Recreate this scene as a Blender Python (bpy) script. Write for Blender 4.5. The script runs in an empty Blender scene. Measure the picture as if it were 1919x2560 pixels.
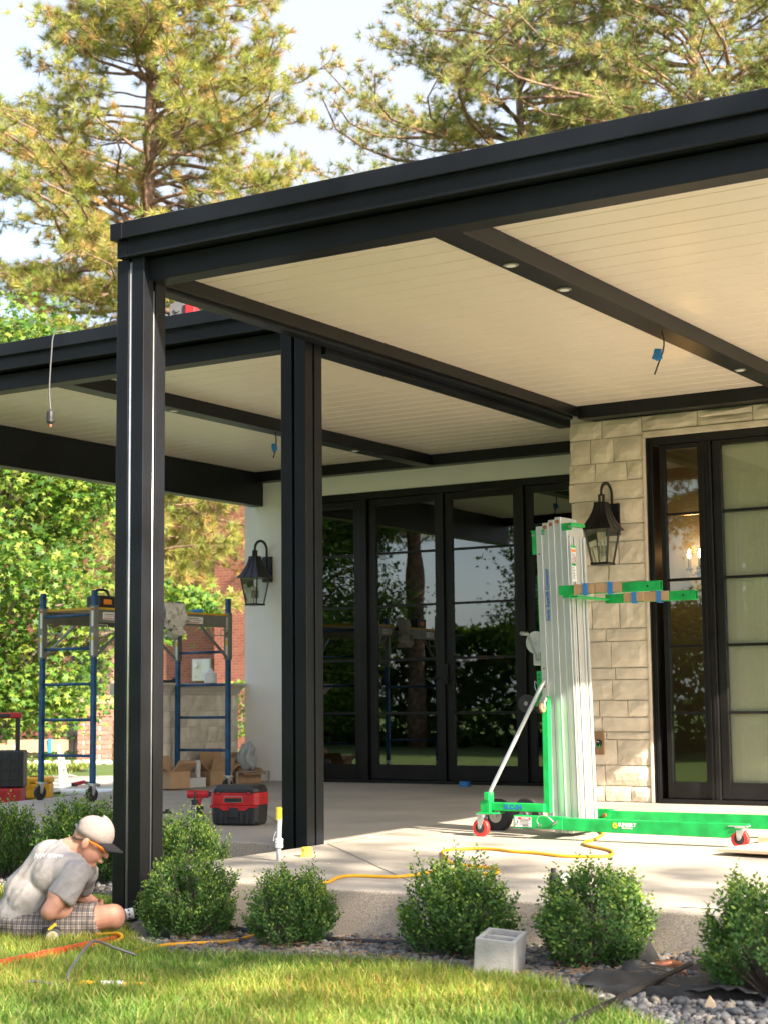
import bpy, bmesh, math, random
import numpy as np
from mathutils import Vector, Matrix, Euler
R = math.radians
random.seed(7); RNG = np.random.default_rng(7)
SC = bpy.context.scene
COL = SC.collection

# ------------------------------------------------------------------ camera
cam_d = bpy.data.cameras.new('camera'); cam = bpy.data.objects.new('camera', cam_d); COL.objects.link(cam)
cam_d.sensor_fit = 'VERTICAL'; cam_d.sensor_height = 36.0; cam_d.sensor_width = 36.0; cam_d.lens = 59.03
cam_d.clip_start = 0.1; cam_d.clip_end = 2000
CR = Vector((0.84641906, 0.53243306, -0.00947746)); CU = Vector((0.06828811, -0.09087401, 0.99351832)); CF = Vector((-0.52812074, 0.84158004, 0.11327634))
mw = Matrix.Identity(4)
for i in range(3):
    mw[i][0] = CR[i]; mw[i][1] = CU[i]; mw[i][2] = -CF[i]
mw[2][3] = 0.82
cam.matrix_world = mw
cam_d.dof.use_dof = True; cam_d.dof.focus_distance = 10.5; cam_d.dof.aperture_fstop = 4.5
SC.camera = cam

# ------------------------------------------------------------------ sky, sun, exposure
TO_SUN = Vector((1.0, -0.28, 0.688)).normalized()
SUN_EL = math.asin(TO_SUN.z); SUN_AZ = math.atan2(TO_SUN.x, TO_SUN.y)
world = bpy.data.worlds.new('World'); SC.world = world; world.use_nodes = True
nt = world.node_tree; nt.nodes.clear()
wo = nt.nodes.new('ShaderNodeOutputWorld'); bg = nt.nodes.new('ShaderNodeBackground'); bg.inputs[1].default_value = 0.13
sky = nt.nodes.new('ShaderNodeTexSky'); sky.sky_type = 'NISHITA'; sky.sun_disc = False
sky.sun_elevation = SUN_EL; sky.sun_rotation = SUN_AZ; sky.air_density = 1.0; sky.dust_density = 2.2; sky.ozone_density = 1.0
tc = nt.nodes.new('ShaderNodeTexCoord'); mp = nt.nodes.new('ShaderNodeMapping'); mp.inputs['Scale'].default_value = (1.2, 1.2, 3.0)
no = nt.nodes.new('ShaderNodeTexNoise'); no.inputs['Scale'].default_value = 2.2; no.inputs['Detail'].default_value = 7; no.inputs['Roughness'].default_value = 0.55
cr = nt.nodes.new('ShaderNodeMapRange'); cr.inputs['From Min'].default_value = 0.33; cr.inputs['From Max'].default_value = 0.62; cr.inputs['To Min'].default_value = 0.35; cr.inputs['To Max'].default_value = 0.95
mx = nt.nodes.new('ShaderNodeMix'); mx.data_type = 'RGBA'; mx.inputs['B'].default_value = (1.50, 1.60, 1.83, 1)
nt.links.new(tc.outputs['Generated'], mp.inputs[0]); nt.links.new(mp.outputs[0], no.inputs['Vector']); nt.links.new(no.outputs[0], cr.inputs[0])
nt.links.new(cr.outputs[0], mx.inputs['Factor']); nt.links.new(sky.outputs[0], mx.inputs['A']); nt.links.new(mx.outputs['Result'], bg.inputs[0]); nt.links.new(bg.outputs[0], wo.inputs[0])
sun_d = bpy.data.lights.new('sun', 'SUN'); sun = bpy.data.objects.new('sun', sun_d); COL.objects.link(sun)
sun_d.energy = 3.7; sun_d.angle = R(0.55); sun_d.color = (1.0, 0.87, 0.70)
sun.rotation_euler = (-TO_SUN).to_track_quat('-Z', 'Y').to_euler()
sun.location = (30, -6, 24)
vs = SC.view_settings; vs.view_transform = 'Standard'; vs.look = 'None'; vs.gamma = 1.0; vs.use_curve_mapping = False
vs.exposure = 2.3

# ------------------------------------------------------------------ materials
MATS = {}
def mat(name, col=(.5, .5, .5), rough=.6, metal=0.0, noise=0.0, nscale=8.0, bump=0.0, bscale=40.0, spec=None, detail=4.0, objrand=0.0, alpha=None, col2=None, coat=0.0, bdist=0.01):
    m = bpy.data.materials.new(name); m.use_nodes = True; MATS[name] = m
    t = m.node_tree; p = t.nodes['Principled BSDF']
    p.inputs['Roughness'].default_value = rough; p.inputs['Metallic'].default_value = metal
    p.inputs['Base Color'].default_value = (*col, 1)
    if spec is not None: p.inputs['Specular IOR Level'].default_value = spec
    if coat: p.inputs['Coat Weight'].default_value = coat
    tcn = t.nodes.new('ShaderNodeTexCoord')
    last = None
    if noise > 0 or col2 is not None:
        n = t.nodes.new('ShaderNodeTexNoise'); n.inputs['Scale'].default_value = nscale; n.inputs['Detail'].default_value = detail
        t.links.new(tcn.outputs['Object'], n.inputs['Vector'])
        mr = t.nodes.new('ShaderNodeMapRange'); mr.inputs['From Min'].default_value = .3; mr.inputs['From Max'].default_value = .7
        t.links.new(n.outputs[0], mr.inputs[0])
        a = t.nodes.new('ShaderNodeMix'); a.data_type = 'RGBA'
        c2 = col2 if col2 is not None else tuple(min(1, c * (1 + noise)) for c in col)
        c1 = col if col2 is not None else tuple(c * (1 - noise) for c in col)
        a.inputs['A'].default_value = (*c1, 1); a.inputs['B'].default_value = (*c2, 1)
        t.links.new(mr.outputs[0], a.inputs['Factor']); last = a.outputs['Result']
    if objrand > 0:
        oi = t.nodes.new('ShaderNodeObjectInfo'); mr2 = t.nodes.new('ShaderNodeMapRange')
        mr2.inputs['To Min'].default_value = 1 - objrand; mr2.inputs['To Max'].default_value = 1 + objrand
        t.links.new(oi.outputs['Random'], mr2.inputs[0])
        h = t.nodes.new('ShaderNodeHueSaturation')
        if last: t.links.new(last, h.inputs['Color'])
        else: h.inputs['Color'].default_value = (*col, 1)
        t.links.new(mr2.outputs[0], h.inputs['Value']); last = h.outputs[0]
    if last: t.links.new(last, p.inputs['Base Color'])
    if bump > 0:
        n2 = t.nodes.new('ShaderNodeTexNoise'); n2.inputs['Scale'].default_value = bscale; n2.inputs['Detail'].default_value = 5
        t.links.new(tcn.outputs['Object'], n2.inputs['Vector'])
        b = t.nodes.new('ShaderNodeBump'); b.inputs['Strength'].default_value = bump; b.inputs['Distance'].default_value = bdist
        t.links.new(n2.outputs[0], b.inputs['Height']); t.links.new(b.outputs[0], p.inputs['Normal'])
    if alpha is not None: p.inputs['Alpha'].default_value = alpha
    return m

mat('black_paint', (.0062, .0078, .0115), .40, noise=.55, nscale=1.7, detail=9, bump=.12, bscale=90, bdist=.002, spec=.36)
mat('black_frame', (.0085, .0083, .0088), .36, noise=.4, nscale=4, detail=8, spec=.34)
mat('ceiling_board', (.845, .745, .63), .34, noise=.035, nscale=2.5, bump=.03, bscale=25)
mat('stucco', (.80, .79, .76), .85, noise=.05, nscale=2, bump=.25, bscale=160, bdist=.003)
mat('stone', (.66, .575, .455), .9, noise=.16, nscale=7, bump=.4, bscale=30, objrand=.10, bdist=.012)
mat('stone_pale', (.74, .685, .58), .9, noise=.14, nscale=9, bump=.4, bscale=30, objrand=.10, bdist=.012)
mat('mortar', (.60, .54, .45), .95, noise=.1, nscale=30, bump=.5, bscale=200, bdist=.003)
mat('cast_stone', (.60, .56, .49), .85, noise=.08, nscale=6, bump=.2, bscale=80)
mat('cable_grey', (.10, .10, .105), .5); mat('rubber', (.018, .018, .019), .6, bump=.1, bscale=60)
mat('galv', (.62, .64, .65), .38, .75, noise=.1, nscale=14); mat('steel', (.5, .5, .5), .32, .9, noise=.1)
mat('alu', (.70, .715, .70), .36, .72, noise=.05, nscale=4, bump=.02, bscale=30)
mat('lift_green', (.006, .36, .075), .45, noise=.28, nscale=11, detail=10, bump=.12, bscale=70, bdist=.002)
mat('lift_green_dark', (.004, .26, .05), .45); mat('caster_red', (.62, .035, .03), .5, noise=.1)
mat('blue_tape', (.03, .22, .62), .6, noise=.08); mat('cardboard', (.47, .30, .17), .85, noise=.1, nscale=10, bump=.25, bscale=50)
mat('cardboard_dark', (.27, .165, .09), .9, noise=.1); mat('paper_tan', (.40, .27, .16), .85, noise=.12, nscale=8, bump=.35, bscale=20)
mat('white_paper', (.78, .78, .77), .7, noise=.04); mat('label_white', (.75, .75, .73), .5); mat('label_red', (.55, .03, .03), .5)
mat('label_orange', (.8, .25, .03), .5); mat('label_yellow', (.8, .6, .03), .5); mat('ink_black', (.02, .02, .02), .6)
mat('ink_blue', (.02, .13, .45), .5); mat('ink_white', (.82, .82, .80), .5)
mat('scaf_blue', (.012, .075, .19), .45, .15, noise=.45, nscale=9, bump=.1); mat('scaf_grey', (.20, .21, .19), .5, .3, noise=.2, nscale=8)
mat('deck_yellow', (.60, .36, .02), .6, noise=.1); mat('plywood', (.70, .52, .35), .7, noise=.1, nscale=4)
mat('red_plastic', (.46, .014, .018), .5, noise=.25, nscale=16, detail=9); mat('black_plastic', (.022, .023, .025), .48, noise=.2, bump=.15, bscale=80)
mat('yellow_plastic', (.75, .36, .01), .45, noise=.1); mat('blue_plastic', (.02, .25, .60), .4)
mat('cord_yellow', (.80, .38, .012), .5, noise=.06); mat('pvc_grey', (.55, .56, .57), .45, noise=.06)
mat('tape_yellow', (.82, .70, .06), .55, noise=.1, bump=.4, bscale=30); mat('hose_black', (.03, .03, .033), .5, noise=.2)
mat('cinder', (.40, .39, .365), .95, noise=.10, nscale=20, bump=.7, bscale=150, bdist=.004)
mat('copper', (.40, .15, .08), .45, .5, noise=.3, nscale=15); mat('fabric_black', (.028, .027, .027), .95, noise=.3, nscale=12, bump=.5, bscale=90)
mat('tarp', (.035, .034, .034), .6, noise=.5, nscale=6, bump=.6, bscale=18); mat('dirt', (.15, .14, .125), .98, noise=.35, nscale=25, bump=1.0, bscale=70, bdist=.02)
mat('rubber_grey', (.36, .36, .35), .8, noise=.1); mat('bar_brown', (.032, .026, .022), .45)
mat('skin', (.56, .275, .185), .55, noise=.22, nscale=14, detail=8, bump=.2, bscale=120, bdist=.003); mat('shirt', (.35, .325, .315), .92, noise=.07, nscale=60, bump=.55, bscale=9, bdist=.025)
mat('cap_fabric', (.36, .30, .275), .95, noise=.12, nscale=90, bump=.3, bscale=300, bdist=.002); mat('cap_brim', (.03, .03, .033), .9)
mat('hair', (.10, .07, .05), .8); mat('orange_plastic', (.80, .20, .02), .35)
mat('wood_stud', (.62, .45, .29), .75, noise=.15, nscale=6); mat('timber_grey', (.34, .325, .32), .8, noise=.15)
mat('bark', (.23, .145, .105), .95, noise=.5, nscale=7, bump=1.0, bscale=9, bdist=.06); mat('bark_grey', (.20, .155, .12), .95, noise=.4, nscale=8, bump=.8, bscale=14, bdist=.04)
mat('brick_piece', (.36, .17, .135), .9, noise=.15, nscale=6, bump=.4, bscale=60, objrand=.18); mat('brick_cap', (.42, .31, .19), .9, noise=.15)
mat('meter_grey', (.68, .67, .62), .5); mat('downspout', (.50, .30, .22), .5); mat('fence_metal', (.04, .035, .03), .5)
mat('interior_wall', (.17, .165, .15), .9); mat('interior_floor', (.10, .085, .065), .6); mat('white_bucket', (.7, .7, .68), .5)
mat('shade_cloth', (.84, .82, .70), .9, noise=.05, nscale=120); mat('curtain', (.3, .29, .27), .9)
mat('bulb_frost', (.75, .74, .68), .3); mat('candle_cream', (.3, .27, .22), .6)
mat('slab_joint', (.10, .09, .08), .95); mat('needle_litter', (.45, .26, .12), .9)
mat('grill_dark', (.03, .028, .027), .5); mat('foil', (.7, .7, .7), .2, .9); mat('light_trim', (.25, .24, .22), .5)
def emis(name, col, s):
    m = bpy.data.materials.new(name); m.use_nodes = True; MATS[name] = m
    p = m.node_tree.nodes['Principled BSDF']; p.inputs['Base Color'].default_value = (*col, 1)
    p.inputs['Emission Color'].default_value = (*col, 1); p.inputs['Emission Strength'].default_value = s
emis('flame_bulb', (1.0, .55, .2), 30)

def glass(name, tint, ior):
    m = bpy.data.materials.new(name); m.use_nodes = True; MATS[name] = m; t = m.node_tree; t.nodes.clear()
    o = t.nodes.new('ShaderNodeOutputMaterial'); mixs = t.nodes.new('ShaderNodeMixShader'); tr = t.nodes.new('ShaderNodeBsdfTransparent'); gl = t.nodes.new('ShaderNodeBsdfGlossy'); fr = t.nodes.new('ShaderNodeFresnel')
    tr.inputs[0].default_value = (*tint, 1); gl.inputs['Roughness'].default_value = 0.0; gl.inputs[0].default_value = (.93, .97, .95, 1); fr.inputs[0].default_value = ior
    n = t.nodes.new('ShaderNodeTexNoise'); n.inputs['Scale'].default_value = 1.7; n.inputs['Detail'].default_value = 1
    tcn = t.nodes.new('ShaderNodeTexCoord'); t.links.new(tcn.outputs['Object'], n.inputs['Vector'])
    b = t.nodes.new('ShaderNodeBump'); b.inputs['Strength'].default_value = .05; b.inputs['Distance'].default_value = .02
    t.links.new(n.outputs[0], b.inputs['Height']); t.links.new(b.outputs[0], gl.inputs['Normal'])
    t.links.new(fr.outputs[0], mixs.inputs[0]); t.links.new(tr.outputs[0], mixs.inputs[1]); t.links.new(gl.outputs[0], mixs.inputs[2]); t.links.new(mixs.outputs[0], o.inputs[0])
glass('door_glass', (.72, .76, .66), 2.5); glass('shade_glass', (.95, .96, .92), 1.6); glass('side_glass', (.82, .84, .74), 1.9); glass('lantern_glass', (.90, .92, .90), 1.45)

def foliage(name, rough=.55, trans=.35, tmul=(1.5, 1.5, .8)):
    m = bpy.data.materials.new(name); m.use_nodes = True; MATS[name] = m; t = m.node_tree
    p = t.nodes['Principled BSDF']; o = t.nodes['Material Output']; p.inputs['Roughness'].default_value = rough; p.inputs['Specular IOR Level'].default_value = .35
    a = t.nodes.new('ShaderNodeAttribute'); a.attribute_name = 'tint'
    t.links.new(a.outputs['Color'], p.inputs['Base Color'])
    tl = t.nodes.new('ShaderNodeBsdfTranslucent'); mul = t.nodes.new('ShaderNodeMix'); mul.data_type = 'RGBA'; mul.blend_type = 'MULTIPLY'; mul.inputs['Factor'].default_value = 1
    mul.inputs['B'].default_value = (*tmul, 1); t.links.new(a.outputs['Color'], mul.inputs['A']); t.links.new(mul.outputs['Result'], tl.inputs[0])
    ms = t.nodes.new('ShaderNodeMixShader'); ms.inputs[0].default_value = trans
    t.links.new(p.outputs[0], ms.inputs[1]); t.links.new(tl.outputs[0], ms.inputs[2]); t.links.new(ms.outputs[0], o.inputs[0])
foliage('leaf_mat'); foliage('needle_mat', .6, .28, (1.3, 1.2, .8)); foliage('grass_mat', .5, .35, (1.4, 1.4, .6)); foliage('rock_mat', .85, 0.0)

def concrete(name, base, agg=0.0, scale=1.0):
    m = mat(name, base, .82, noise=.15, nscale=1.4, detail=10, bump=.22, bscale=220, bdist=.002)
    t = m.node_tree; p = t.nodes['Principled BSDF']; lk = p.inputs['Base Color'].links[0].from_socket
    tcn = t.nodes.new('ShaderNodeTexCoord'); n = t.nodes.new('ShaderNodeTexNoise'); n.inputs['Scale'].default_value = 160 * scale; n.inputs['Detail'].default_value = 2
    t.links.new(tcn.outputs['Object'], n.inputs['Vector'])
    mr = t.nodes.new('ShaderNodeMapRange'); mr.inputs['From Min'].default_value = .3; mr.inputs['From Max'].default_value = .7; mr.inputs['To Min'].default_value = .86 - agg; mr.inputs['To Max'].default_value = 1.1 + agg
    t.links.new(n.outputs[0], mr.inputs[0]); h = t.nodes.new('ShaderNodeHueSaturation'); t.links.new(lk, h.inputs['Color']); t.links.new(mr.outputs[0], h.inputs['Value'])
    t.links.new(h.outputs[0], p.inputs['Base Color'])
concrete('concrete', (.41, .37, .315)); concrete('concrete_side', (.50, .42, .335), .26)

def brickwall():
    m = bpy.data.materials.new('brick_wall'); m.use_nodes = True; MATS['brick_wall'] = m; t = m.node_tree; p = t.nodes['Principled BSDF']; p.inputs['Roughness'].default_value = .9
    tcn = t.nodes.new('ShaderNodeTexCoord'); mp = t.nodes.new('ShaderNodeMapping'); mp.inputs['Rotation'].default_value = (R(90), 0, 0)
    b = t.nodes.new('ShaderNodeTexBrick'); b.inputs['Scale'].default_value = 1.0; b.inputs['Brick Width'].default_value = .22; b.inputs['Row Height'].default_value = .075; b.inputs['Mortar Size'].default_value = .006
    b.inputs['Color1'].default_value = (.33, .115, .075, 1); b.inputs['Color2'].default_value = (.25, .08, .055, 1); b.inputs['Mortar'].default_value = (.36, .22, .17, 1)
    t.links.new(tcn.outputs['Object'], mp.inputs[0]); t.links.new(mp.outputs[0], b.inputs['Vector']); t.links.new(b.outputs[0], p.inputs['Base Color'])
    bu = t.nodes.new('ShaderNodeBump'); bu.inputs['Strength'].default_value = .5; bu.inputs['Distance'].default_value = .01; t.links.new(b.outputs['Fac'], bu.inputs['Height']); bu.invert = True; t.links.new(bu.outputs[0], p.inputs['Normal'])
brickwall()

def plaid():
    m = mat('plaid', (.30, .25, .22), .9, bump=.5, bscale=14, bdist=.02); t = m.node_tree; p = t.nodes['Principled BSDF']
    tcn = t.nodes.new('ShaderNodeTexCoord'); prev = None
    for ax, sc, ph in ((0, 90, 0), (2, 78, 1.0), (0, 36, 2), (2, 31, .5)):
        w = t.nodes.new('ShaderNodeTexWave'); w.wave_type = 'BANDS'; w.bands_direction = 'XYZ'[ax]; w.inputs['Scale'].default_value = sc / 3.14; w.inputs['Phase Offset'].default_value = ph; w.inputs['Distortion'].default_value = .25
        t.links.new(tcn.outputs['Object'], w.inputs['Vector'])
        mr = t.nodes.new('ShaderNodeMapRange'); mr.inputs['From Min'].default_value = .55; mr.inputs['From Max'].default_value = .72; mr.inputs['To Min'].default_value = 1.0; mr.inputs['To Max'].default_value = .5
        t.links.new(w.outputs[1], mr.inputs[0])
        if prev is None: prev = mr.outputs[0]
        else:
            k = t.nodes.new('ShaderNodeMath'); k.operation = 'MULTIPLY'; t.links.new(prev, k.inputs[0]); t.links.new(mr.outputs[0], k.inputs[1]); prev = k.outputs[0]
    mixc = t.nodes.new('ShaderNodeMix'); mixc.data_type = 'RGBA'; mixc.inputs['A'].default_value = (.045, .042, .05, 1); mixc.inputs['B'].default_value = (.36, .30, .26, 1)
    t.links.new(prev, mixc.inputs['Factor']); t.links.new(mixc.outputs['Result'], p.inputs['Base Color'])
plaid()

def ground_mat(name, a, b, c, s1=2.0, s2=60):
    m = mat(name, a, .95, col2=b, nscale=s1, detail=6, bump=.8, bscale=s2, bdist=.02); t = m.node_tree; p = t.nodes['Principled BSDF']; lk = p.inputs['Base Color'].links[0].from_socket
    tcn = t.nodes.new('ShaderNodeTexCoord'); n = t.nodes.new('ShaderNodeTexNoise'); n.inputs['Scale'].default_value = s2; n.inputs['Detail'].default_value = 3; t.links.new(tcn.outputs['Object'], n.inputs['Vector'])
    mr = t.nodes.new('ShaderNodeMapRange'); mr.inputs['From Min'].default_value = .4; mr.inputs['From Max'].default_value = .62; t.links.new(n.outputs[0], mr.inputs[0])
    x = t.nodes.new('ShaderNodeMix'); x.data_type = 'RGBA'; x.inputs['B'].default_value = (*c, 1); t.links.new(mr.outputs[0], x.inputs['Factor']); t.links.new(lk, x.inputs['A']); t.links.new(x.outputs['Result'], p.inputs['Base Color'])
ground_mat('lawn_soil', (.085, .14, .025), (.13, .19, .035), (.06, .10, .02)); ground_mat('gravel_base', (.16, .155, .15), (.24, .22, .20), (.08, .08, .08), 6, 45)
mtp = bpy.data.materials.new('poly_sheet'); mtp.use_nodes = True; MATS['poly_sheet'] = mtp
pp = mtp.node_tree.nodes['Principled BSDF']; pp.inputs['Base Color'].default_value = (.45, .49, .51, 1); pp.inputs['Roughness'].default_value = .22; pp.inputs['Alpha'].default_value = .82
# ------------------------------------------------------------------ mesh helpers
class MB:
    def __init__(s): s.v = []; s.f = []
    def add(s, vs, fs):
        o = len(s.v); s.v += [tuple(v) for v in vs]; s.f += [tuple(i + o for i in f) for f in fs]; return s
    def box(s, a, b, M=None):
        x0, y0, z0 = a; x1, y1, z1 = b
        vs = [(x0, y0, z0), (x1, y0, z0), (x1, y1, z0), (x0, y1, z0), (x0, y0, z1), (x1, y0, z1), (x1, y1, z1), (x0, y1, z1)]
        if M is not None: vs = [M @ Vector(v) for v in vs]
        return s.add(vs, [(0, 3, 2, 1), (4, 5, 6, 7), (0, 1, 5, 4), (1, 2, 6, 5), (2, 3, 7, 6), (3, 0, 4, 7)])
    def cbox(s, c, d, M=None):
        return s.box((c[0] - d[0] / 2, c[1] - d[1] / 2, c[2] - d[2] / 2), (c[0] + d[0] / 2, c[1] + d[1] / 2, c[2] + d[2] / 2), M)
    def bar(s, p0, p1, w, h, up=(0, 0, 1)):
        p0 = Vector(p0); p1 = Vector(p1); d = p1 - p0; L = d.length; z = d.normalized(); u = Vector(up)
        x = u.cross(z)
        if x.length < 1e-4: x = Vector((1, 0, 0)).cross(z)
        x.normalize(); y = z.cross(x)
        M = Matrix(((x.x, y.x, z.x, p0.x), (x.y, y.y, z.y, p0.y), (x.z, y.z, z.z, p0.z), (0, 0, 0, 1)))
        return s.box((-w / 2, -h / 2, 0), (w / 2, h / 2, L), M)
    def tube(s, path, r, n=8, cap=True):
        P = [Vector(p) for p in path]; N = len(P); rs = r if isinstance(r, (list, tuple)) else [r] * N
        vs = []; fs = []; ref = None
        for i, p in enumerate(P):
            t = (P[min(i + 1, N - 1)] - P[max(i - 1, 0)])
            if t.length < 1e-9: t = Vector((0, 0, 1))
            t.normalize()
            if ref is None:
                ref = t.orthogonal().normalized()
            ref = (ref - t * ref.dot(t))
            if ref.length < 1e-6: ref = t.orthogonal()
            ref.normalize(); bn = t.cross(ref)
            for k in range(n):
                a = 2 * math.pi * k / n; vs.append(p + (ref * math.cos(a) + bn * math.sin(a)) * rs[i])
        for i in range(N - 1):
            for k in range(n):
                a = i * n + k; b = i * n + (k + 1) % n; fs.append((a, b, b + n, a + n))
        if cap: fs.append(tuple(range(n))[::-1]); fs.append(tuple(range((N - 1) * n, N * n)))
        return s.add(vs, fs)
    def cyl(s, p0, p1, r0, r1=None, n=16): return s.tube([p0, p1], [r0, r0 if r1 is None else r1], n)
    def sphere(s, c, r, nu=14, nv=9):
        rx, ry, rz = r if isinstance(r, (tuple, list)) else (r, r, r); vs = [(c[0], c[1], c[2] - rz)]; fs = []
        for j in range(1, nv):
            a = -math.pi / 2 + math.pi * j / nv
            for i in range(nu):
                b = 2 * math.pi * i / nu; vs.append((c[0] + rx * math.cos(a) * math.cos(b), c[1] + ry * math.cos(a) * math.sin(b), c[2] + rz * math.sin(a)))
        vs.append((c[0], c[1], c[2] + rz)); top = len(vs) - 1
        for i in range(nu):
            fs.append((0, 1 + (i + 1) % nu, 1 + i)); fs.append((top, 1 + (nv - 2) * nu + i, 1 + (nv - 2) * nu + (i + 1) % nu))
        for j in range(nv - 2):
            for i in range(nu):
                a = 1 + j * nu + i; b = 1 + j * nu + (i + 1) % nu; fs.append((a, b, b + nu, a + nu))
        return s.add(vs, fs)
    def prism(s, poly, z0, z1, M=None):
        n = len(poly); vs = [(x, y, z0) for x, y in poly] + [(x, y, z1) for x, y in poly]
        if M is not None: vs = [M @ Vector(v) for v in vs]
        return s.add(vs, [tuple(range(n))[::-1], tuple(range(n, 2 * n))] + [(i, (i + 1) % n, n + (i + 1) % n, n + i) for i in range(n)])
    def lathe(s, prof, n=20, c=(0, 0, 0), M=None):
        vs = []; fs = []
        for r, z in prof:
            for k in range(n):
                a = 2 * math.pi * k / n; vs.append((c[0] + r * math.cos(a), c[1] + r * math.sin(a), c[2] + z))
        for i in range(len(prof) - 1):
            for k in range(n):
                a = i * n + k; b = i * n + (k + 1) % n; fs.append((a, b, b + n, a + n))
        fs.append(tuple(range(n))[::-1]); fs.append(tuple(range((len(prof) - 1) * n, len(prof) * n)))
        if M is not None: vs = [M @ Vector(v) for v in vs]
        return s.add(vs, fs)
    def quad(s, a, b, c, d): return s.add([a, b, c, d], [(0, 1, 2, 3)])
    def mesh(s, name):
        me = bpy.data.meshes.new(name); me.from_pydata(s.v, [], s.f); me.update(); return me
    def build(s, name, m, parent=None, smooth=False, bevel=0.0, loc=None, rotz=None, seg=2):
        return mkobj(name, s.mesh(name), m, parent, smooth, bevel, loc, rotz, seg)
def mkobj(name, me, m, parent=None, smooth=False, bevel=0.0, loc=None, rotz=None, seg=2):
    if m is not None and not me.materials: me.materials.append(MATS[m])
    if smooth:
        for p in me.polygons: p.use_smooth = True
    o = bpy.data.objects.new(name, me); COL.objects.link(o)
    if parent is not None: o.parent = parent
    if loc is not None: o.location = loc
    if rotz is not None: o.rotation_euler = (0, 0, rotz)
    if bevel > 0:
        b = o.modifiers.new('bevel', 'BEVEL'); b.width = bevel; b.segments = seg; b.limit_method = 'ANGLE'; b.angle_limit = R(40)
    return o
def tag(o, label, cat, group=None):
    o['label'] = label; o['category'] = cat
    if group: o['group'] = group
    return o
def struct(o, kind='structure'): o['kind'] = kind; return o
def thing(name, label, cat, loc=(0, 0, 0), rotz=0.0, group=None):
    o = bpy.data.objects.new(name, None); o.empty_display_size = .1; COL.objects.link(o); o.location = loc; o.rotation_euler = (0, 0, rotz)
    return tag(o, label, cat, group)
def copy_tree(o, parent=None):
    c = o.copy(); COL.objects.link(c); c.parent = parent
    for ch in list(o.children): copy_tree(ch, c)
    return c
def text(name, body, size, m, parent, loc, rot, sx=1.0, extrude=.0006, bold=0.0, align='CENTER', shear=0.0):
    cu = bpy.data.curves.new(name, 'FONT'); cu.body = body; cu.size = size; cu.extrude = extrude; cu.align_x = align; cu.align_y = 'CENTER'; cu.offset = bold; cu.shear = shear; cu.resolution_u = 3
    t = bpy.data.objects.new(name, cu); COL.objects.link(t); bpy.context.view_layer.update()
    me = bpy.data.meshes.new_from_object(t.evaluated_get(bpy.context.evaluated_depsgraph_get())); bpy.data.objects.remove(t)
    o = mkobj(name, me, None, parent); me.materials.clear(); me.materials.append(MATS[m]); o.location = loc; o.rotation_euler = rot; o.scale = (sx, 1, 1); return o
def smooth_path(pts, k=6):
    P = [Vector(p) for p in pts]; out = []
    for i in range(len(P) - 1):
        a = P[max(i - 1, 0)]; b = P[i]; c = P[i + 1]; d = P[min(i + 2, len(P) - 1)]
        for j in range(k):
            t = j / k; out.append(.5 * ((2 * b) + (c - a) * t + (2 * a - 5 * b + 4 * c - d) * t * t + (3 * b - a - 3 * c + d) * t ** 3))
    out.append(P[-1]); return out
def raw_mesh(name, V, F, tint=None, nper=None):
    """fast mesh from numpy arrays; F is (n,k) all the same size"""
    me = bpy.data.meshes.new(name); V = np.asarray(V, np.float32); F = np.asarray(F, np.int32); n, k = F.shape
    me.vertices.add(len(V)); me.vertices.foreach_set('co', V.ravel()); me.loops.add(n * k); me.loops.foreach_set('vertex_index', F.ravel())
    me.polygons.add(n); me.polygons.foreach_set('loop_start', np.arange(0, n * k, k, dtype=np.int32)); me.polygons.foreach_set('loop_total', np.full(n, k, np.int32))
    if tint is not None:
        at = me.color_attributes.new('tint', 'FLOAT_COLOR', 'POINT'); T = np.ones((len(V), 4), np.float32); T[:, :3] = tint; at.data.foreach_set('color', T.ravel())
    me.update(); me.validate(); return me
def blob(name, prims, voxel, m, parent=None, smooth_it=6):
    """one continuous closed skin grown over tapered limbs and ellipsoids (voxel remesh)"""
    b = MB()
    for p in prims:
        if p[0] == 'c':
            _, p0, r0, p1, r1 = p; p0 = Vector(p0); p1 = Vector(p1)
            b.sphere(p0, r0, 16, 10); b.sphere(p1, r1, 16, 10); b.tube([p0, p1], [r0, r1], 16)
        elif p[0] == 'k': b.tube([p[1], p[3]], [p[2], p[4]], 18)
        elif p[0] == 'e':
            _, c, r, rot = p; q = MB(); q.sphere((0, 0, 0), r, 20, 14); E = rot.to_matrix() if isinstance(rot, Euler) else rot
            b.add([Vector(c) + E @ Vector(v) for v in q.v], q.f)
    me = b.mesh(name); o = bpy.data.objects.new(name, me); COL.objects.link(o)
    r = o.modifiers.new('r', 'REMESH'); r.mode = 'VOXEL'; r.voxel_size = voxel
    s = o.modifiers.new('s', 'SMOOTH'); s.iterations = smooth_it; s.factor = .5
    bpy.context.view_layer.update()
    me2 = bpy.data.meshes.new_from_object(o.evaluated_get(bpy.context.evaluated_depsgraph_get())); bpy.data.objects.remove(o); bpy.data.meshes.remove(me)
    me2.name = name; return mkobj(name, me2, m, parent, smooth=True)
SL = .0185
def zs(y): return SL * (y - 12.79)
def sstep(a, b, x): t = np.clip((x - a) / (b - a), 0, 1); return t * t * (3 - 2 * t)
def zg(x, y): return -.365 + .055 * sstep(-5.6, -2.4, np.asarray(x, float)) * sstep(9.5, 7.0, np.asarray(y, float)) + .04 * sstep(-12, -17, np.asarray(x, float))
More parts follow.
